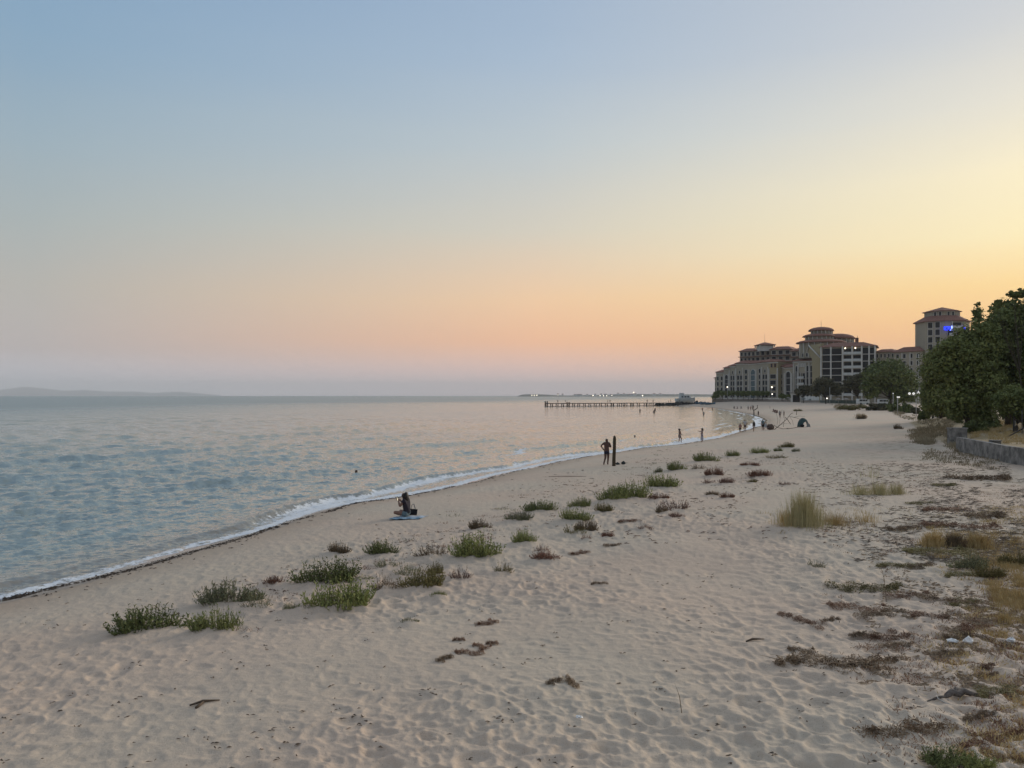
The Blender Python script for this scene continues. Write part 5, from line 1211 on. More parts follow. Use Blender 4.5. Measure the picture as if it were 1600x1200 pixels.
# joints for a 1 m tall unit figure: x to its right, y forward, z up
STAND = dict(pelvis=(0, 0, .52), waist=(0, 0, .60), chest=(0, 0, .74), neck=(0, 0, .835), chin=(0, .012, .87), head=(0, .01, .925), crown=(0, 0, .972),
  sr=(.105, 0, .80), er=(.135, -.01, .635), hr=(.14, .04, .50), sl=(-.105, 0, .80), el=(-.135, -.01, .635), hl=(-.14, .04, .50),
  tr=(.052, 0, .49), kr=(.06, .01, .28), ar=(.06, -.01, .045), fr=(.068, .075, .018), tl=(-.052, 0, .49), kl=(-.06, .01, .28), al=(-.06, -.01, .045), fl=(-.068, .075, .018))
def person(u, v, hpx, rz, lab, pose={}, body=skin, top=None, bottom=None, dress=None, hair=None, hands=False, P=None, hm=None, sub=1, group=None, slim=1.0):
    slim *= 1.28; J = dict(STAND); J.update(pose); P = P or gp(u, v); Hm = hm or hpx * P.y / F
    e_ = empty('person', P, rz, lab, 'person', group); K = Vector
    J = {k: K(p) * Hm for k, p in J.items()}
    order = ['pelvis', 'waist', 'chest', 'neck', 'chin', 'head', 'crown', 'sr', 'er', 'hr', 'sl', 'el', 'hl', 'tr', 'kr', 'ar', 'fr', 'tl', 'kl', 'al', 'fl']
    R = dict(pelvis=(.072, .058), waist=(.058, .048), chest=(.075, .055), neck=.027, chin=.036, head=(.043, .052), crown=.032, sr=.030, er=.022, hr=.015, sl=.030, el=.022, hl=.015, tr=.046, kr=.029, ar=.018, fr=.014, tl=.046, kl=.029, al=.018, fl=.014)
    ids = {k: i for i, k in enumerate(order)}; V = [J[k] for k in order]; rad = [tuple(x * Hm * slim for x in (R[k] if isinstance(R[k], tuple) else (R[k], R[k]))) for k in order]
    E = [('pelvis', 'waist'), ('waist', 'chest'), ('chest', 'neck'), ('neck', 'chin'), ('chin', 'head'), ('head', 'crown'), ('chest', 'sr'), ('sr', 'er'), ('er', 'hr'), ('chest', 'sl'), ('sl', 'el'), ('el', 'hl'), ('pelvis', 'tr'), ('tr', 'kr'), ('kr', 'ar'), ('ar', 'fr'), ('pelvis', 'tl'), ('tl', 'kl'), ('kl', 'al'), ('al', 'fl')]
    E = [(ids[a], ids[b]) for a, b in E]
    def addv(p, r): V.append(p); rad.append((r * Hm, r * Hm)); return len(V) - 1
    # nose and ears
    fw = K((0, 1, 0)) if 'face' not in pose else K(pose['face']).normalized(); hd = J['head']; n = addv(hd + fw * .058 * Hm, .007); E.append((ids['head'], n))
    sd = fw.cross(K((0, 0, 1)))
    for s_ in (-1, 1): n = addv(hd + sd * s_ * .047 * Hm - K((0, 0, .006 * Hm)), .008); E.append((ids['head'], n))
    for h_, el_ in (('hr', 'er'), ('hl', 'el')):
        d_ = (J[h_] - J[el_]).normalized(); w = d_.cross(K((0, 1, .3))).normalized() if abs(d_.y) < .9 else K((1, 0, 0)); pal = addv(J[h_] + d_ * .030 * Hm, .017); E.append((ids[h_], pal))
        if hands:
            for k, (o_, L_) in enumerate([(-.018, .030), (-.006, .036), (.006, .034), (.017, .026)]):
                a = addv(J[h_] + d_ * .047 * Hm + w * o_ * Hm, .0055); b = addv(V[a] + (d_ * L_ * .9 + K((0, .006, -.004))) * 1.0 * Hm if False else V[a] + (d_ * L_) * Hm, .0042); E += [(pal, a), (a, b)]
            a = addv(J[h_] + d_ * .022 * Hm - w * .022 * Hm, .006); b = addv(V[a] + (d_ * .018 - w * .010) * Hm, .0045); E += [(ids[h_], a), (a, b)]
        else: n = addv(J[h_] + d_ * .065 * Hm, .009); E.append((pal, n))
    skin_mesh('body', V, E, rad, body, e_, sub)
    def wear(name, keys, edges, radii, m):
        skin_mesh(name, [J[k] if isinstance(k, str) else k * Hm for k in keys], edges, [tuple(q * Hm * slim for q in (r if isinstance(r, tuple) else (r, r))) for r in radii], m, e_, sub)
    if top:
        sl_r = J['sr'].lerp(J['er'], .55) / Hm; sl_l = J['sl'].lerp(J['el'], .55) / Hm; hem = (J['pelvis'] + K((0, 0, -.02 * Hm))) / Hm
        wear('shirt', ['chest', 'waist', hem, 'neck', 'sr', sl_r, 'sl', sl_l], [(0, 1), (1, 2), (0, 3), (0, 4), (4, 5), (0, 6), (6, 7)], [(.084, .064), (.070, .06), (.082, .07), .032, .040, .036, .040, .036], top)
    if bottom:
        m, L_ = bottom; k1 = J['tr'].lerp(J['kr'], L_) / Hm; k2 = J['tl'].lerp(J['kl'], L_) / Hm; wz = J['pelvis'].lerp(J['waist'], .6) / Hm
        wear('shorts', ['pelvis', wz, 'tr', k1, 'tl', k2], [(0, 1), (0, 2), (2, 3), (0, 4), (4, 5)], [(.082, .068), (.072, .06), .058, .046, .058, .046], m)
    if dress:
        m, zlow, wlow = dress; mb = MB(); n = 14; V2 = []; fs = []
        prof = [(.80, .085, .05), (.74, .09, .062), (.64, .074, .058), (.54, .094, .08), ((.54 + zlow) / 2, (.1 + wlow) / 2, (.085 + wlow) / 2), (zlow, wlow, wlow * .9)]
        for z, rx, ry in prof:
            off = J['pelvis'].lerp(J['chest'], max(0, min(1, (z - .52) / .22))) 
            V2 += [(off.x + rx * Hm * math.cos(6.2832 * k / n), off.y + ry * Hm * math.sin(6.2832 * k / n) * (1 + .12 * math.sin(5 * k)), z * Hm) for k in range(n)]
        for j in range(len(prof) - 1):
            for k in range(n): fs.append((j * n + k, j * n + (k + 1) % n, (j + 1) * n + (k + 1) % n, (j + 1) * n + k))
        mb.add(V2, fs, True); mb.build('dress', m, e_)
    if hair:
        L_, w = hair; hd_ = J['head']; bk = -fw
        if L_ <= 0: wear('hair', [(hd_ + bk * .012 * Hm) / Hm, (hd_ + K((0, 0, .035 * Hm)) + bk * .008 * Hm) / Hm], [(0, 1)], [(.045, .05), (.038, .045)], hairm)
        else:
            pts = [hd_ + K((0, 0, .03 * Hm)) + fw * .005 * Hm, hd_ + bk * .022 * Hm, hd_ + bk * .045 * Hm + K((0, 0, -.06 * Hm)), hd_ + bk * .055 * Hm + K((0, 0, -.06 * Hm - L_ * Hm))]
            wear('hair', [p / Hm for p in pts], [(1, 0), (1, 2), (2, 3)][0:3], [(.055, .06), (.066, .07), (w * 1.5, .06), (w, .04)], hairm)
    return e_
navy = cloth('navy_cloth', (.02, .026, .05)); whitec = cloth('white_cloth', (.48, .47, .45)); greyc = cloth('grey_cloth', (.24, .23, .23)); lilac = cloth('pale_dress_cloth', (.42, .41, .46)); brownc = cloth('taupe_cloth', (.22, .17, .15))
pink = cloth('rose_cloth', (.36, .20, .17)); teald = cloth('teal_grey_cloth', (.15, .20, .21)); blackc = cloth('black_cloth', (.02, .02, .022)); darkr = cloth('dark_red_cloth', (.10, .03, .03)); char = cloth('charcoal_cloth', (.035, .03, .04)); denim = cloth('light_denim', (.14, .19, .21)); orange = cloth('orange_cloth', (.40, .17, .08))

# the man with his hand on his hip (back to us)
Pm = gp(948, 726.5)
person(948, 726.5, 42.5, math.radians(-8), 'bare chested man in dark shorts seen from behind, hand on hip beside a post', body=skin_d, bottom=(navy, .62), hair=(0, 0), hands=True, sub=2, slim=1.12,
  pose=dict(el=(-.215, -.01, .70), hl=(-.125, .0, .585), er=(.15, .03, .66), hr=(.09, .13, .67), kl=(-.045, -.02, .285), al=(-.105, -.10, .05), fl=(-.10, -.03, .015), kr=(.055, .02, .28), ar=(.035, .0, .05), fr=(.045, .08, .02), head=(.0, .03, .92), crown=(0, .035, .966)))
# the post
P = gp(960, 728); s_ = P.y / F; pw = mat('old_post_wood', (.045, .036, .022), (.10, .075, .045), scale=5, bump=.02, stretch=(6, 6, 1)); mb = MB()
mb.tube([(-.04, 0, -.4), (-.03, 0, .5), (0, 0, 1.2), (.01, 0, 1.78), (.01, 0, 1.92), (.01, 0, 1.98)], [.115, .115, .11, .105, .075, .03], 10); tag(mb.build('wooden_post', pw, loc=P), 'weathered round wooden post standing in the sand beside the man', 'post')
bagm = cloth('bag_cloth', (.035, .045, .045))
for (u, v, w, h, lab) in [(965, 726, 7, 3.5, 'dark crumpled clothes lying right at the foot of the post'), (974, 725.5, 7, 5, 'small dark bag on the sand right of the post')]:
    P = gp(u, v); k = P.y / F; mb = MB(); mb.ball((0, 0, h * k * .4), w * k / 2, (1, .8, h / w), 10, 7); r = random.Random(u); mb.v = [(x * (1 + r.gauss(0, .09)), y * (1 + r.gauss(0, .09)), max(0, z * (1 + r.gauss(0, .12)))) for x, y, z in mb.v]
    e_ = empty('bag', P, 0, lab, 'bag'); mb.build('body', bagm, e_); mb = MB(); mb.tube([(-w * k * .3, 0, h * k * .7), (0, 0, h * k * 1.05), (w * k * .3, 0, h * k * .7)], .015, 5); mb.build('handle', blackc, e_)
# seated woman
P = gp(636, 808.5); hm = 1.66
tw = empty('beach_towel', gp(640, 809.5), 0, 'pale blue and white beach towel under the seated woman', 'towel'); k = gp(640, 809.5).y / F
tb = cloth('towel_blue', (.20, .34, .46)); tw_w = cloth('towel_white', (.52, .56, .60)); n = 16
for j in range(6):
    V = []; fs = []; y0, y1 = -.42 + j * .14, -.42 + (j + 1) * .14 - .002
    for i in range(n + 1):
        x = (-23 + 46 * i / n) * k + (j - 3) * .05
        for y in (y0, y1): V.append((x, y, .035 + .012 * math.sin(i * 1.3 + j) + .010 * math.sin(y * 14)))
    for i in range(n): fs.append((2 * i, 2 * i + 2, 2 * i + 3, 2 * i + 1))
    V += [(a, b, c - .03) for a, b, c in V]; m0 = len(V) // 2; fs += [(f[3] + m0, f[2] + m0, f[1] + m0, f[0] + m0) for f in fs] ; mb = MB(); mb.add(V, fs, True); mb.build('stripe', tb if j % 2 == 0 else tw_w, tw)
SIT = dict(pelvis=(0, 0, .075), waist=(0, .0, .16), chest=(0, .03, .30), neck=(0, .055, .40), chin=(0, .075, .435), head=(0, .075, .485), crown=(0, .07, .53), face=(0, 1, -.15),
   sr=(.10, .03, .365), er=(.11, .11, .26), hr=(.05, .17, .33), sl=(-.10, .03, .365), el=(-.12, .12, .24), hl=(-.03, .19, .33),
   tr=(.06, .02, .07), kr=(.15, .25, .10), ar=(.02, .12, .05), fr=(-.03, .17, .03), tl=(-.06, .02, .07), kl=(-.15, .25, .11), al=(.0, .20, .04), fl=(.06, .22, .03))
P.z += .03
w_ = person(0, 0, 0, math.radians(72), 'woman with long dark hair sitting cross legged on a towel, looking at a lit phone', pose=SIT, top=char, bottom=(denim, .45), hair=(.13, .05), hands=True, P=P, hm=1.72, sub=2)
ph = MB(); ph.box(-.035, .035, -.004, .004, -.07, .07); Mx = Matrix.Translation(P) @ Matrix.Rotation(math.radians(72), 4, 'Z')
pe = empty('phone', Mx @ Vector((.01, .435, .66)), math.radians(72), 'lit phone held up by the seated woman', 'phone'); pe.rotation_euler = (math.radians(-18), 0, math.radians(72 + 50)); ph.build('case', blackc, pe)
sc_ = MB(); sc_.box(-.032, .032, -.0075, -.0045, -.066, .066); sc_.build('screen', mat('lit_screen', (1, .9, .7), emit=(1, .88, .62), estr=6), pe)
P2 = gp(645.5, 806); e_ = empty('bag', P2, 0, 'dark beach bag with raised straps behind the seated woman', 'bag'); mb = MB(); mb.add([(-.14, -.08, .04), (.14, -.08, .04), (.14, .08, .04), (-.14, .08, .04), (-.17, -.05, .28), (.17, -.05, .25), (.17, .05, .25), (-.17, .05, .28)], [(0, 1, 5, 4), (1, 2, 6, 5), (2, 3, 7, 6), (3, 0, 4, 7), (4, 5, 6, 7), (3, 2, 1, 0)]); mb.build('body', blackc, e_)
for y in (-.04, .04): mb = MB(); mb.tube([(-.09, y, .26), (-.04, y, .44), (.03, y, .46), (.09, y, .25)], .010, 5); mb.build('strap', greyc, e_)
# two girls at the water's edge
WALK = dict(kr=(.055, .10, .31), ar=(.05, .075, .09), fr=(.05, .14, .06), kl=(-.05, -.0, .28), al=(-.055, -.04, .045), fl=(-.055, .03, .015))
person(1062, 692, 23.5, math.radians(-78), 'woman in a short taupe dress with tied dark hair stepping through the shallow water', pose=dict(WALK, er=(.12, .03, .64), hr=(.10, .10, .56), el=(-.12, .03, .64), hl=(-.10, .09, .55)), dress=(brownc, .37, .10), hair=(.02, .05), hands=True, sub=2)
person(1097, 690.5, 22.5, math.radians(80), 'woman in a long pale dress with long dark hair, one arm stretched out', pose=dict(er=(.11, .12, .72), hr=(.09, .25, .77), el=(-.11, .02, .66), hl=(-.08, .09, .6)), dress=(lilac, .13, .105), hair=(.12, .045), hands=True, sub=2)
person(1156.5, 676, 15, 0, 'child in rose shirt, leftmost of the four at the shore bend', top=pink, bottom=(blackc, .8), hair=(0, 0), slim=1.1)
person(1164, 674.5, 19.5, 0, 'adult in white shirt, hands on hips, second of the four at the shore bend', pose=dict(el=(-.2, 0, .68), hl=(-.11, .02, .57), er=(.2, 0, .68), hr=(.11, .02, .57)), top=whitec, bottom=(char, .6), hair=(0, 0))
person(1178, 674.5, 16.5, .3, 'girl with long dark hair and white shorts walking in the shallows', pose=WALK, top=blackc, bottom=(whitec, .5), hair=(.12, .05))
person(1192, 672.5, 18, .1, 'adult in a wide teal grey shirt, rightmost of the four at the shore bend', top=teald, bottom=(blackc, .9), hair=(0, 0), slim=1.15)
P = gp(1197, 672); chf = mat('red_frame', (.22, .06, .05)); e_ = empty('beach_chair', P, .2, 'low folding beach chair with red frame beside the teal shirted adult', 'chair')
for x in (-.28, .28):
    mb = MB(); mb.tube([(x, -.3, 0), (x, .25, .42)], .02, 5); mb.build('leg', chf, e_); mb = MB(); mb.tube([(x, .3, 0), (x, -.25, .4), (x, -.3, .45)], .02, 5); mb.build('leg', chf, e_); mb = MB(); mb.tube([(x, .2, .36), (x, .42, .95)], .02, 5); mb.build('back_post', chf, e_)
mb = MB(); mb.box(-.27, .27, -.27, .24, .37, .39); mb.build('seat', whitec, e_); mb = MB(); mb.add([(-.27, .24, .42), (.27, .24, .42), (.27, .41, .93), (-.27, .41, .93), (-.27, .26, .42), (.27, .26, .42), (.27, .43, .93), (-.27, .43, .93)], [(0, 1, 2, 3), (7, 6, 5, 4), (0, 3, 7, 4), (1, 5, 6, 2)]); mb.build('backrest', whitec, e_)
P = gp(1204, 671.5); mb = MB(); mb.ball((0, 0, .35), .5, (1.1, .8, .8), 12, 7); r = random.Random(3); mb.v = [(x * (1 + r.gauss(0, .07)), y * (1 + r.gauss(0, .07)), max(0, z * (1 + r.gauss(0, .1)))) for x, y, z in mb.v]; tag(mb.build('bundle', cloth('brown_bundle_cloth', (.13, .085, .065)), loc=P), 'brown bundle of bags beside the beach chair', 'bags')
SITC = dict(SIT)
far = [
 (1147, 638.5, 6.5, 1, char, blackc, 'seated figure, leftmost on the far beach below the sea wall'), (1152.5, 638.7, 6, 1, greyc, blackc, 'seated figure second from left on the far beach'), (1158, 638.5, 6, 1, greyc, char, 'pale seated figure left of the standing children on the far beach'),
 (1169, 641, 7, 0, greyc, char, 'standing child in grey, left of three on the far beach'), (1173, 641.4, 7, 0, pink, char, 'standing child in rose, middle of three on the far beach'), (1177.3, 640, 7, 0, blackc, blackc, 'standing dark figure, right of three on the far beach'),
 (1211, 645, 10, 1, darkr, char, 'seated figure in dark red, left of the seated group behind the branches'), (1214, 645.5, 12, 1, darkr, blackc, 'seated figure in the middle of the group behind the branches'), (1209, 643.5, 9, 1, brownc, char, 'seated figure at the back of the group behind the branches'),
 (1218.5, 652.5, 11.5, 0, G_OLIVE and greyc, char, 'standing person in grey, left of the pair by the branches'), (1225, 653, 12, 0, blackc, char, 'standing person in black, right of the pair by the branches'), (1185, 650.5, 9, 0, blackc, blackc, 'dark clothed person standing at the far water edge below the forked tree'),
 (1097.5, 641.2, 4.5, 2, orange, char, 'child in orange wading near the breakwater'), (1113, 640.5, 4.5, 2, brownc, char, 'child wading right of the orange one near the breakwater'), (1099.5, 649, 4.6, 2, teald, char, 'bather in the pale shallows of the bay')]
WATERP = lambda u, v: Vector((px(u, H * F / (v - 618)), H * F / (v - 618), 0))
for (u, v, h, ty, t_, b_, lab) in far:
    if ty == 1: person(u, v, 0, rnd.uniform(-1, 3), lab, pose=SITC, top=t_, bottom=(b_, .5), hair=(0, 0), hm=min(1.75, (h / .55) * gp(u, v).y / F), group='people on the far beach')
    elif ty == 0: person(u, v, h, rnd.uniform(-2, 2), lab, top=t_, bottom=(b_, .7), hair=(0, 0), group='people on the far beach')
    else:
        P = WATERP(u, v); P.z = -.45; person(u, v, 0, rnd.uniform(-2, 2), lab, top=t_, bottom=(b_, .7), hair=(0, 0), P=P, hm=1.5, group='bathers in the bay')
for i, (u, t_, lab) in enumerate([(870, greyc, 'faint figure standing near the sea end of the pier'), (881, greyc, 'small pale figure beside the thick second post of the pier'), (944, greyc, 'figure in grey, left of the couple midway along the pier'), (947.5, blackc, 'figure in black, right of the couple midway along the pier'), (1005.5, blackc, 'dark figure alone on the pier left of the pale one'), (1015, greyc, 'pale figure alone on the landward half of the pier'),
     (1040, char, 'figure sitting low, left of two on the pier near the breakwater'), (1043.5, blackc, 'figure right of two on the pier near the breakwater'), (1058.5, brownc, 'figure on the pier just left of the white boat')]):
    P = PP(u); P.z = deckz + .04; person(0, 0, 0, rnd.uniform(-2, 2), lab, top=t_, bottom=(char, .8), hair=(0, 0), P=P, hm=1.2 if 'low' in lab else 1.68, group='people on the pier')
# swimmers: head and shoulders above the water
for (u, v, lab, hm) in [(557, 738, 'swimmer with head and shoulders above the calm water, nearest one', 1.7), (992, 682.5, 'swimmer whose head shows beyond the post', 1.7), (1023.5, 641.5, 'person wading waist deep before the pier', 1.75), (1022, 645.2, 'swimmer just in front of the wading person', 1.7), (1000, 643.2, 'swimmer left of the wading person', 1.7), (1014.5, 644.3, 'swimmer between the two others before the pier', 1.7)]:
    P = WATERP(u, v); deep = (.885 if 'wading' not in lab else .45) * hm; P.z = -deep + (.02 if v > 700 else .06)
    person(u, v, 0, rnd.uniform(-1, 1), lab, pose=dict(er=(.2, .06, .76), hr=(.22, .18, .76), el=(-.2, .06, .76), hl=(-.22, .18, .76)) if 'wading' not in lab else {}, body=skin_d, bottom=(blackc, .5), hair=(0, 0), P=P, hm=hm, group='bathers in the bay', slim=1.1)
bake_skins()
# ------------------------------------------------------------------ wall, poles, lamps, shelter, branches, far signs
conc = mat('wall_concrete', (.11, .105, .095), (.30, .285, .26), scale=1.8, detail=8, bump=.06, bscale=7)
cw = empty('retaining_wall', (0, 0, 0), 0, 'low grey rough concrete retaining wall with a square pier on the right', 'wall')
for (a_, b_) in zip(WALL[:-1], WALL[1:]):
    f = Face(a_, b_); n = max(1, int(f.L / 6))
    for k in range(n):
        t0, t1 = k * f.L / n, (k + 1) * f.L / n; za = ground(*f(t0, .3, 0)[:2]); m_ = MB(); top = 2.12 + .01 * rnd.random()
        mm_ = 6
        V = []; fs = []
        for i in range(mm_ + 1):
            t = t0 + .012 + (t1 - t0 - .024) * i / mm_; j = .014 * rnd.gauss(0, 1)
            V += [f(t, .10 + j, .6), f(t, .10 + j, top - .03 + j), f(t, .07, top + j * .7), f(t, -.28, top + j * .7), f(t, -.28, .6)]
        for i in range(mm_):
            for q in range(4): fs.append((i * 5 + q, i * 5 + q + 1, i * 5 + q + 6, i * 5 + q + 5))
        fs += [(0, 1, 2, 3, 4), tuple(mm_ * 5 + q for q in (4, 3, 2, 1, 0))]; m_.add(V, fs); m_.build('panel', conc, cw)
f = Face(WALL[2], WALL[3]); P = gp(1553, 720.5)
# square pier standing proud of the wall, and the far block behind the corner
best = min(np.linspace(0, f.L, 60), key=lambda t: abs(px(1553, f(t, .3, 0)[1]) - f(t, .3, 0)[0]))
mb = MB(); mb.box(best - .33, best + .33, .105, .62, .8, 2.2, fr=f); mb.box(best - .38, best + .38, .11, .67, 2.2, 2.26, fr=f); mb.build('pier', mat('pier_concrete', (.12, .115, .105), (.18, .17, .155), scale=3, bump=.02), cw)
mb = MB(); Pb = gp(1497, 692); mb.box(-.75, .6, -.25, .25, -.3, 1.15); mb.box(-.8, .65, -.3, .3, 1.155, 1.25); tag(mb.build('concrete_block', conc, loc=Pb), 'grey concrete block standing behind the near corner of the retaining wall', 'block')
# thin poles on the terrace
polm = mat('dark_metal', (.04, .04, .04), (.08, .075, .07), scale=5, rough=.6); pale = mat('pale_pole', (.40, .39, .36), (.33, .32, .30), scale=4)
def tpole(u, v0, v1, d, r=.03, m=polm, lab='', cat='pole', name='pole', grp=None):
    x = px(u, d); z = ground(x, d); mb = MB(); mb.tube([(0, 0, -.2), (0, 0, pz(v1, d) - z)], r, 6); return tag(mb.build(name, m, loc=(x, d, z)), lab, cat, grp)
tpole(1584, 674, 640, 66, .045, polm, 'left thin dark pole on the terrace grass'); tpole(1597, 670, 640, 64, .03, polm, 'right thin dark pole on the terrace by the right edge'); tpole(1585.5, 652, 638, 70, .08, pale, 'short pale post head behind the left thin pole')
x0, d0 = px(1575, 60), 60; mb = MB(); zz = ground(x0, d0); mb.tube([(0, 0, .05), (px(1602, 56) - x0, -4, .95)], .05, 6); tag(mb.build('beam', polm, loc=(x0, d0, zz)), 'dark slanting beam resting on the terrace grass by the right edge', 'beam')
# globe lamps
def lamp_post(u, v, d, lab, heads=((0, 0),), r=.3, m=lampc, arm=0, pm=pale, grp=None):
    x = px(u, d); z = ground(x, d) if d < 320 else max(2, ground(x, d)); e_ = empty('street_lamp', (x, d, z), 0, lab, 'lamp', grp); hz = pz(v, d) - z
    mb = MB(); mb.tube([(0, 0, 0), (0, 0, hz - .1)], .07 if d < 250 else .1, 6); mb.build('pole', pm, e_)
    for (du, dv) in heads:
        cx_ = du * d / F; cz = hz - dv * d / F
        if du: mb = MB(); mb.tube([(0, 0, cz - .5), (cx_, 0, cz - r)], .04, 5); mb.build('arm', pm, e_)
        mb = MB(); mb.ball((cx_, 0, cz), r, n=12, m=8); mb.build('globe', m, e_)
    return e_
globe = mat('milky_globe', (.75, .75, .72), emit=(1, .97, .9), estr=.55)
lamp_post(1431.5, 613, 150, 'pale lamp post with white globes between the round dark tree and the narrow one', heads=((-10.5, 2), (-4, 2), (3.5, 1.6), (4.5, -.8)), r=.24, m=globe)
lamp_post(1402.5, 620.5, 160, 'small white globe lamp left of the big globe lamp post, before the bushes', heads=((0, 0), (2.5, 0)), r=.16, m=globe)
lamp_post(1395.5, 614.8, 190, 'faint white lamp under the round dark tree', r=.12, m=globe)
P = lamp_post(1584, 613, 68, 'slim pole with a pale street lamp head by the right edge', heads=(), m=globe, pm=polm)
mb = MB(); hz = pz(613, 68) - P.location.z; mb.tube([(0, 0, hz - .15), (-.15, 0, hz + .1), (-.3, 0, hz + .14)], .03, 5); mb.build('arm', polm, P); mb = MB(); mb.box(-.52, -.18, -.09, .09, hz + .05, hz + .17); mb.build('lamp_head', mat('lamp_head_white', (.7, .7, .66), emit=(1, 1, .95), estr=.25), P)
for (u, v, d, r, lab) in [(1136.5, 604.7, 385, .42, 'bright lamp before the left end of the curved hotel wing'), (1206, 605, 368, .48, 'bright lamp before the yellow bay of the hotel wing'), (1206.5, 615.8, 366, .34, 'smaller bright lamp under the one before the yellow bay'), (1292, 622.5, 300, .30, 'bright low lamp under the brownish trees'), (1448, 554, 240, .28, 'warm lamp among leaves at the foot of the hotel tower'), (1467, 577, 118, .12, 'white lamp among the leaves of the lighter green tree')]:
    lamp_post(u, v, d, lab, r=r * .7, m=lampw if v < 606 else lampc)
for i, (u, v0, v1, d) in enumerate([(1163, 625, 560, 0), (1278, 628, 607, 330), (1296.5, 632, 605, 290), (1252, 627, 610, 345)]):
    if d: tpole(u, v0, v1, d, .09, pale, ['', 'pale pole left of the balcony block above the white fence', 'tall pale pole standing before the brownish tree', 'pale pole at the terrace arch'][i])
# arch, white fence, kiosk, car, awnings
ar = empty('garden_arch', (0, 0, 0), 0, 'pale portal with a dark arched opening at the end of the sea wall', 'arch'); d = 350
f = Face((px(1236, d), d), (px(1254, d), d - 1)); L_ = f.L; zt_ = pz(614.5, d); zb = 1.8
mb = MB(); mb.box(0, L_ * .14, -.6, 0, zb, zt_, fr=f); mb.box(L_ * .78, L_ * .92, -.6, 0, zb, zt_, fr=f); mb.box(L_ * .145, L_ * .775, -.55, -.05, zt_ - .7, zt_ - .05, fr=f)
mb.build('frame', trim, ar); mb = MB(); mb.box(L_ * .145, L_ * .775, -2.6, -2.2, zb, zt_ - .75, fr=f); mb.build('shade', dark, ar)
mb = MB(); mb.box(-.6, L_ + .4, -1.2, .4, zt_ + .01, zt_ + .35, fr=f); mb.build('roof', wallm, ar)
wf = empty('white_fence', (0, 0, 0), 0, 'white banner fence panel with grey smudged print right of the terrace arch', 'fence'); d = 335
f = Face((px(1252.5, d), d), (px(1280, d), d)); wb = mat('banner_print', (.62, .63, .60), (.16, .19, .18), scale=.55, detail=5, lo=.5, hi=.6)
for k in range(6): fpart(f, 'panel', wb, wf, [(k * f.L / 6 + .03, (k + 1) * f.L / 6 - .03, 0, .06, pz(625.5, d), pz(619.3, d))])
for k in range(7): fpart(f, 'post', polm, wf, [(k * f.L / 6 - .05, k * f.L / 6 + .05, -.1, -.01, 1.5, pz(619, d))])
fpart(f, 'lower_boards', wallm, wf, [(0, f.L, -.03, .03, 1.5, pz(625.7, d))])
gf = empty('green_fence', (0, 0, 0), 0, 'long dull green mesh fence below the brownish trees', 'fence'); d = 300; f = Face((px(1281, 325), 325), (px(1352, 280), 280)); gm = mat('green_mesh', (.06, .085, .07), (.10, .12, .10), scale=.8)
for k in range(14): fpart(f, 'panel', gm, gf, [(k * f.L / 14 + .05, (k + 1) * f.L / 14 - .05, 0, .04, 1.7, 3.2 + .2 * rnd.random())]); fpart(f, 'post', polm, gf, [(k * f.L / 14 - .04, k * f.L / 14 + .04, -.08, -.005, 1.6, 3.6)])
# white marquee roofs and a van glimpsed under the trees
for (u, v, w, h, d, lab) in [(1348, 625.5, 13, 7, 262, 'white parked van glimpsed under the brownish trees'), (1381, 624.5, 13, 7, 255, 'pale blue white van glimpsed left of the bushes')]:
    x = px(u, d); z = ground(x, d); e_ = empty('parked_van', (x, d, z + .25), .1 if u < 1360 else -.15, lab, 'van'); W_ = w * d / F * 1.35
    mb = MB(); pr = [(-W_ / 2, .3), (W_ / 2, .3), (W_ / 2, 1.0), (W_ * .40, 1.25), (W_ * .28, 1.95), (-W_ / 2 + .1, 2.0), (-W_ / 2, 1.6)]; n = len(pr)
    mb.add([(x_, -.85, z_) for x_, z_ in pr] + [(x_, .85, z_) for x_, z_ in pr], [tuple(range(n)), tuple(range(2 * n - 1, n - 1, -1))] + [(i, n + i, n + (i + 1) % n, (i + 1) % n) for i in range(n)]); mb.build('body', white, e_)
    for a_, b_ in ((-.42, -.15), (-.12, .1), (.13, .3)): mb = MB(); mb.box(a_ * W_, b_ * W_, -.88, -.853, 1.15, 1.75); mb.build('window', glass, e_)
    for x_ in (-W_ * .3, W_ * .3): mb = MB(); mb.tube([(x_, -.9, .3), (x_, -.65, .3)], .34, 12); mb.build('wheel', polm, e_)
for (u, v, w, d, lab) in [(1232, 628, 8, 352, 'low parasol with brown cover left of the terrace arch'), (1322, 629, 12, 270, 'brown arched beach parasol before the balcony block'), (1310, 630, 10, 275, 'smaller brown parasol left of the arched one')]:
    x = px(u, d); z = ground(x, d); e_ = empty('parasol', (x, d, z), 0, lab, 'parasol'); R_ = w * d / F / 2; mb = MB(); mb.tube([(0, 0, 0), (0, 0, 2.3)], .04, 6); mb.build('pole', pale, e_)
    V = [(0, 0, 2.5)] + [(R_ * math.cos(.785 * k), R_ * math.sin(.785 * k), 1.9) for k in range(8)] + [(0, 0, 2.44)]; mb = MB(); mb.add(V, [(0, 1 + k, 1 + (k + 1) % 8) for k in range(8)] + [(9, 1 + (k + 1) % 8, 1 + k) for k in range(8)]); mb.build('canopy', wallm, e_)
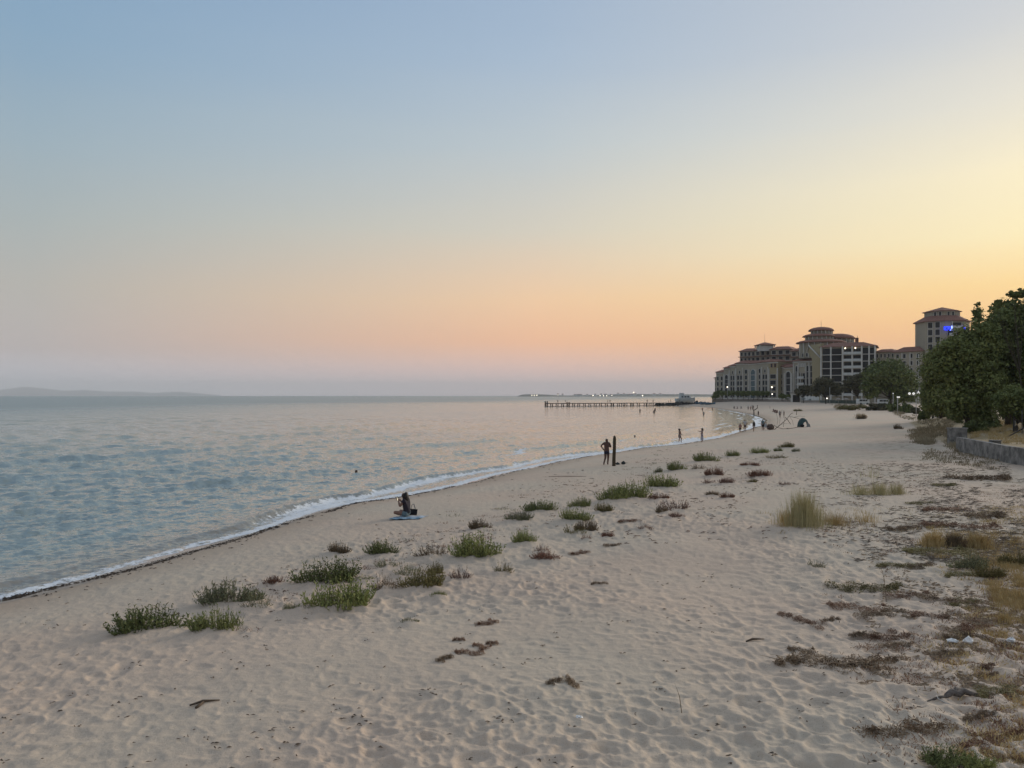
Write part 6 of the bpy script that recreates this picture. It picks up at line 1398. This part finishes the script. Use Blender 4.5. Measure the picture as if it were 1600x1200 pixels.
# teal beach shelter: a tipped sunshade dome with ribs
P = gp(1256.5, 667.3); k = P.y / F; e_ = empty('beach_shelter', P, math.radians(10), 'domed teal beach shelter open to the front on the far sand', 'shelter'); tealm = cloth('shelter_teal', (.05, .09, .085)); greyf = cloth('shelter_grey', (.26, .27, .26))
R_ = 8.6 * k; nT, nP = 12, 7; V = []; fs = []
for i in range(nP + 1):
    ph_ = math.pi * .5 * i / nP + .12 * math.pi
    for j in range(nT + 1):
        th = math.pi * j / nT; r_ = R_ * math.sin(ph_ * .8 + .35); V.append((r_ * math.cos(th) * 1.0, -R_ * .5 + R_ * 1.2 * i / nP, max(0, r_ * math.sin(th) * 1.62)))
for i in range(nP):
    for j in range(nT): a = i * (nT + 1) + j; fs.append((a, a + 1, a + nT + 2, a + nT + 1))
sh_ = MB(); sh_.add(V, fs, True); o = sh_.build('canopy', tealm, e_); md = o.modifiers.new('thick', 'SOLIDIFY'); md.thickness = .02
for i in (0, 3, 6): mb = MB(); mb.tube([Vector(V[i * (nT + 1) + j]) + Vector((0, 0, .02)) for j in range(nT + 1)], .025, 5); mb.build('rib', polm, e_)
mb = MB(); mb.add([(R_ * .1, -R_ * .55, 0), (R_ * .95, -R_ * .55, 0), (R_ * .8, -R_ * .5, R_ * .55), (R_ * .35, -R_ * .5, R_ * .85), (R_ * .1, -R_ * .57, 0), (R_ * .95, -R_ * .57, 0), (R_ * .8, -R_ * .52, R_ * .55), (R_ * .35, -R_ * .52, R_ * .85)], [(0, 1, 2, 3), (7, 6, 5, 4)]); mb.build('front_flap', greyf, e_)
mb = MB(); mb.ball((-R_ * .55, -R_ * .3, R_ * .25), R_ * .38, (1, .8, .8), 10, 6); mb.build('inner_bag', blackc, e_)
# bare branches planted in the sand, thread of rope
bw = mat('bare_branch_wood', (.11, .095, .07), (.17, .15, .11), scale=6)
P = gp(1222, 671); k = P.y / F; e_ = empty('branch_pile', P, 0, 'tangle of bare grey branches between the bathers and the teal shelter', 'branches')
Q = lambda u, v, y=0: ((u - 1222) * k, y, (671 - v) * k)
for pts, r in [([(1210, 671), (1219, 663), (1229, 655), (1236, 647), (1239, 645)], .05), ([(1227, 652), (1231, 657), (1236, 663)], .05), ([(1209, 664), (1215, 668), (1224, 670), (1232, 669)], .045), ([(1229, 670), (1238, 669), (1248, 667)], .04), ([(1213, 645), (1214, 656), (1213, 668)], .02), ([(1221, 640), (1220, 652), (1218, 667)], .02), ([(1236, 651), (1245, 653), (1250, 655)], .03), ([(1224, 667), (1226, 660), (1227, 652)], .03), ([(1240, 652), (1250, 650), (1258, 651)], .022), ([(1206, 668), (1209, 671)], .05), ([(1216, 665), (1224, 662), (1234, 662)], .02), ([(1233, 650), (1238, 657), (1239, 665)], .02)]:
    mb = MB(); mb.tube([Q(u, v, rnd.gauss(0, .15)) for u, v in pts], [r * (1 - .5 * i / len(pts)) for i in range(len(pts))], 5); mb.build('branch', bw, e_)
P = gp(1186, 650.5); P.y += 4; P.z = ground(P.x, P.y); k = P.y / F; e_ = empty('forked_tree', P, 0, 'leafless dark forked trunk shaped like a cup on the far beach', 'tree'); mb = MB(); mb.tube([(0, 0, -.1), (0, 0, 7 * k), (-.5 * k, 0, 9 * k)], [.13, .12, .12], 6); mb.build('trunk', bark, e_)
for pts in ([(-.5, 9), (-2.3, 12), (-2.6, 17)], [(-.5, 9), (3, 11), (5.4, 13), (5.6, 17.5)]): mb = MB(); mb.tube([(a * k, 0, b * k) for a, b in pts], .10, 5); mb.build('limb', bark, e_)
tpole(1244.5, 645.3, 640, 180, .06, bw, 'short stake standing alone beyond the teal shelter', 'stake', 'stake'); tpole(1203, 640, 634, 250, .05, bw, 'slim stake before the sea wall on the far beach', 'stake', 'stake')
# ------------------------------------------------------------------ air
def build_haze():
    mb = MB(); mb.box(-21500, 21500, -3000, 21500, -8.5, 330)
    m = bpy.data.materials.new('air'); m.use_nodes = True; N = m.node_tree.nodes; N.clear()
    o = N.new('ShaderNodeOutputMaterial'); v = N.new('ShaderNodeVolumePrincipled')
    v.inputs['Color'].default_value = (.92, .97, 1, 1); v.inputs['Density'].default_value = HAZE; v.inputs['Anisotropy'].default_value = 0
    m.node_tree.links.new(v.outputs[0], o.inputs['Volume'])
    tag(mb.build('haze', m), kind='stuff', label='thin evening haze over the bay')
HAZE = 0.9e-4
build_haze()
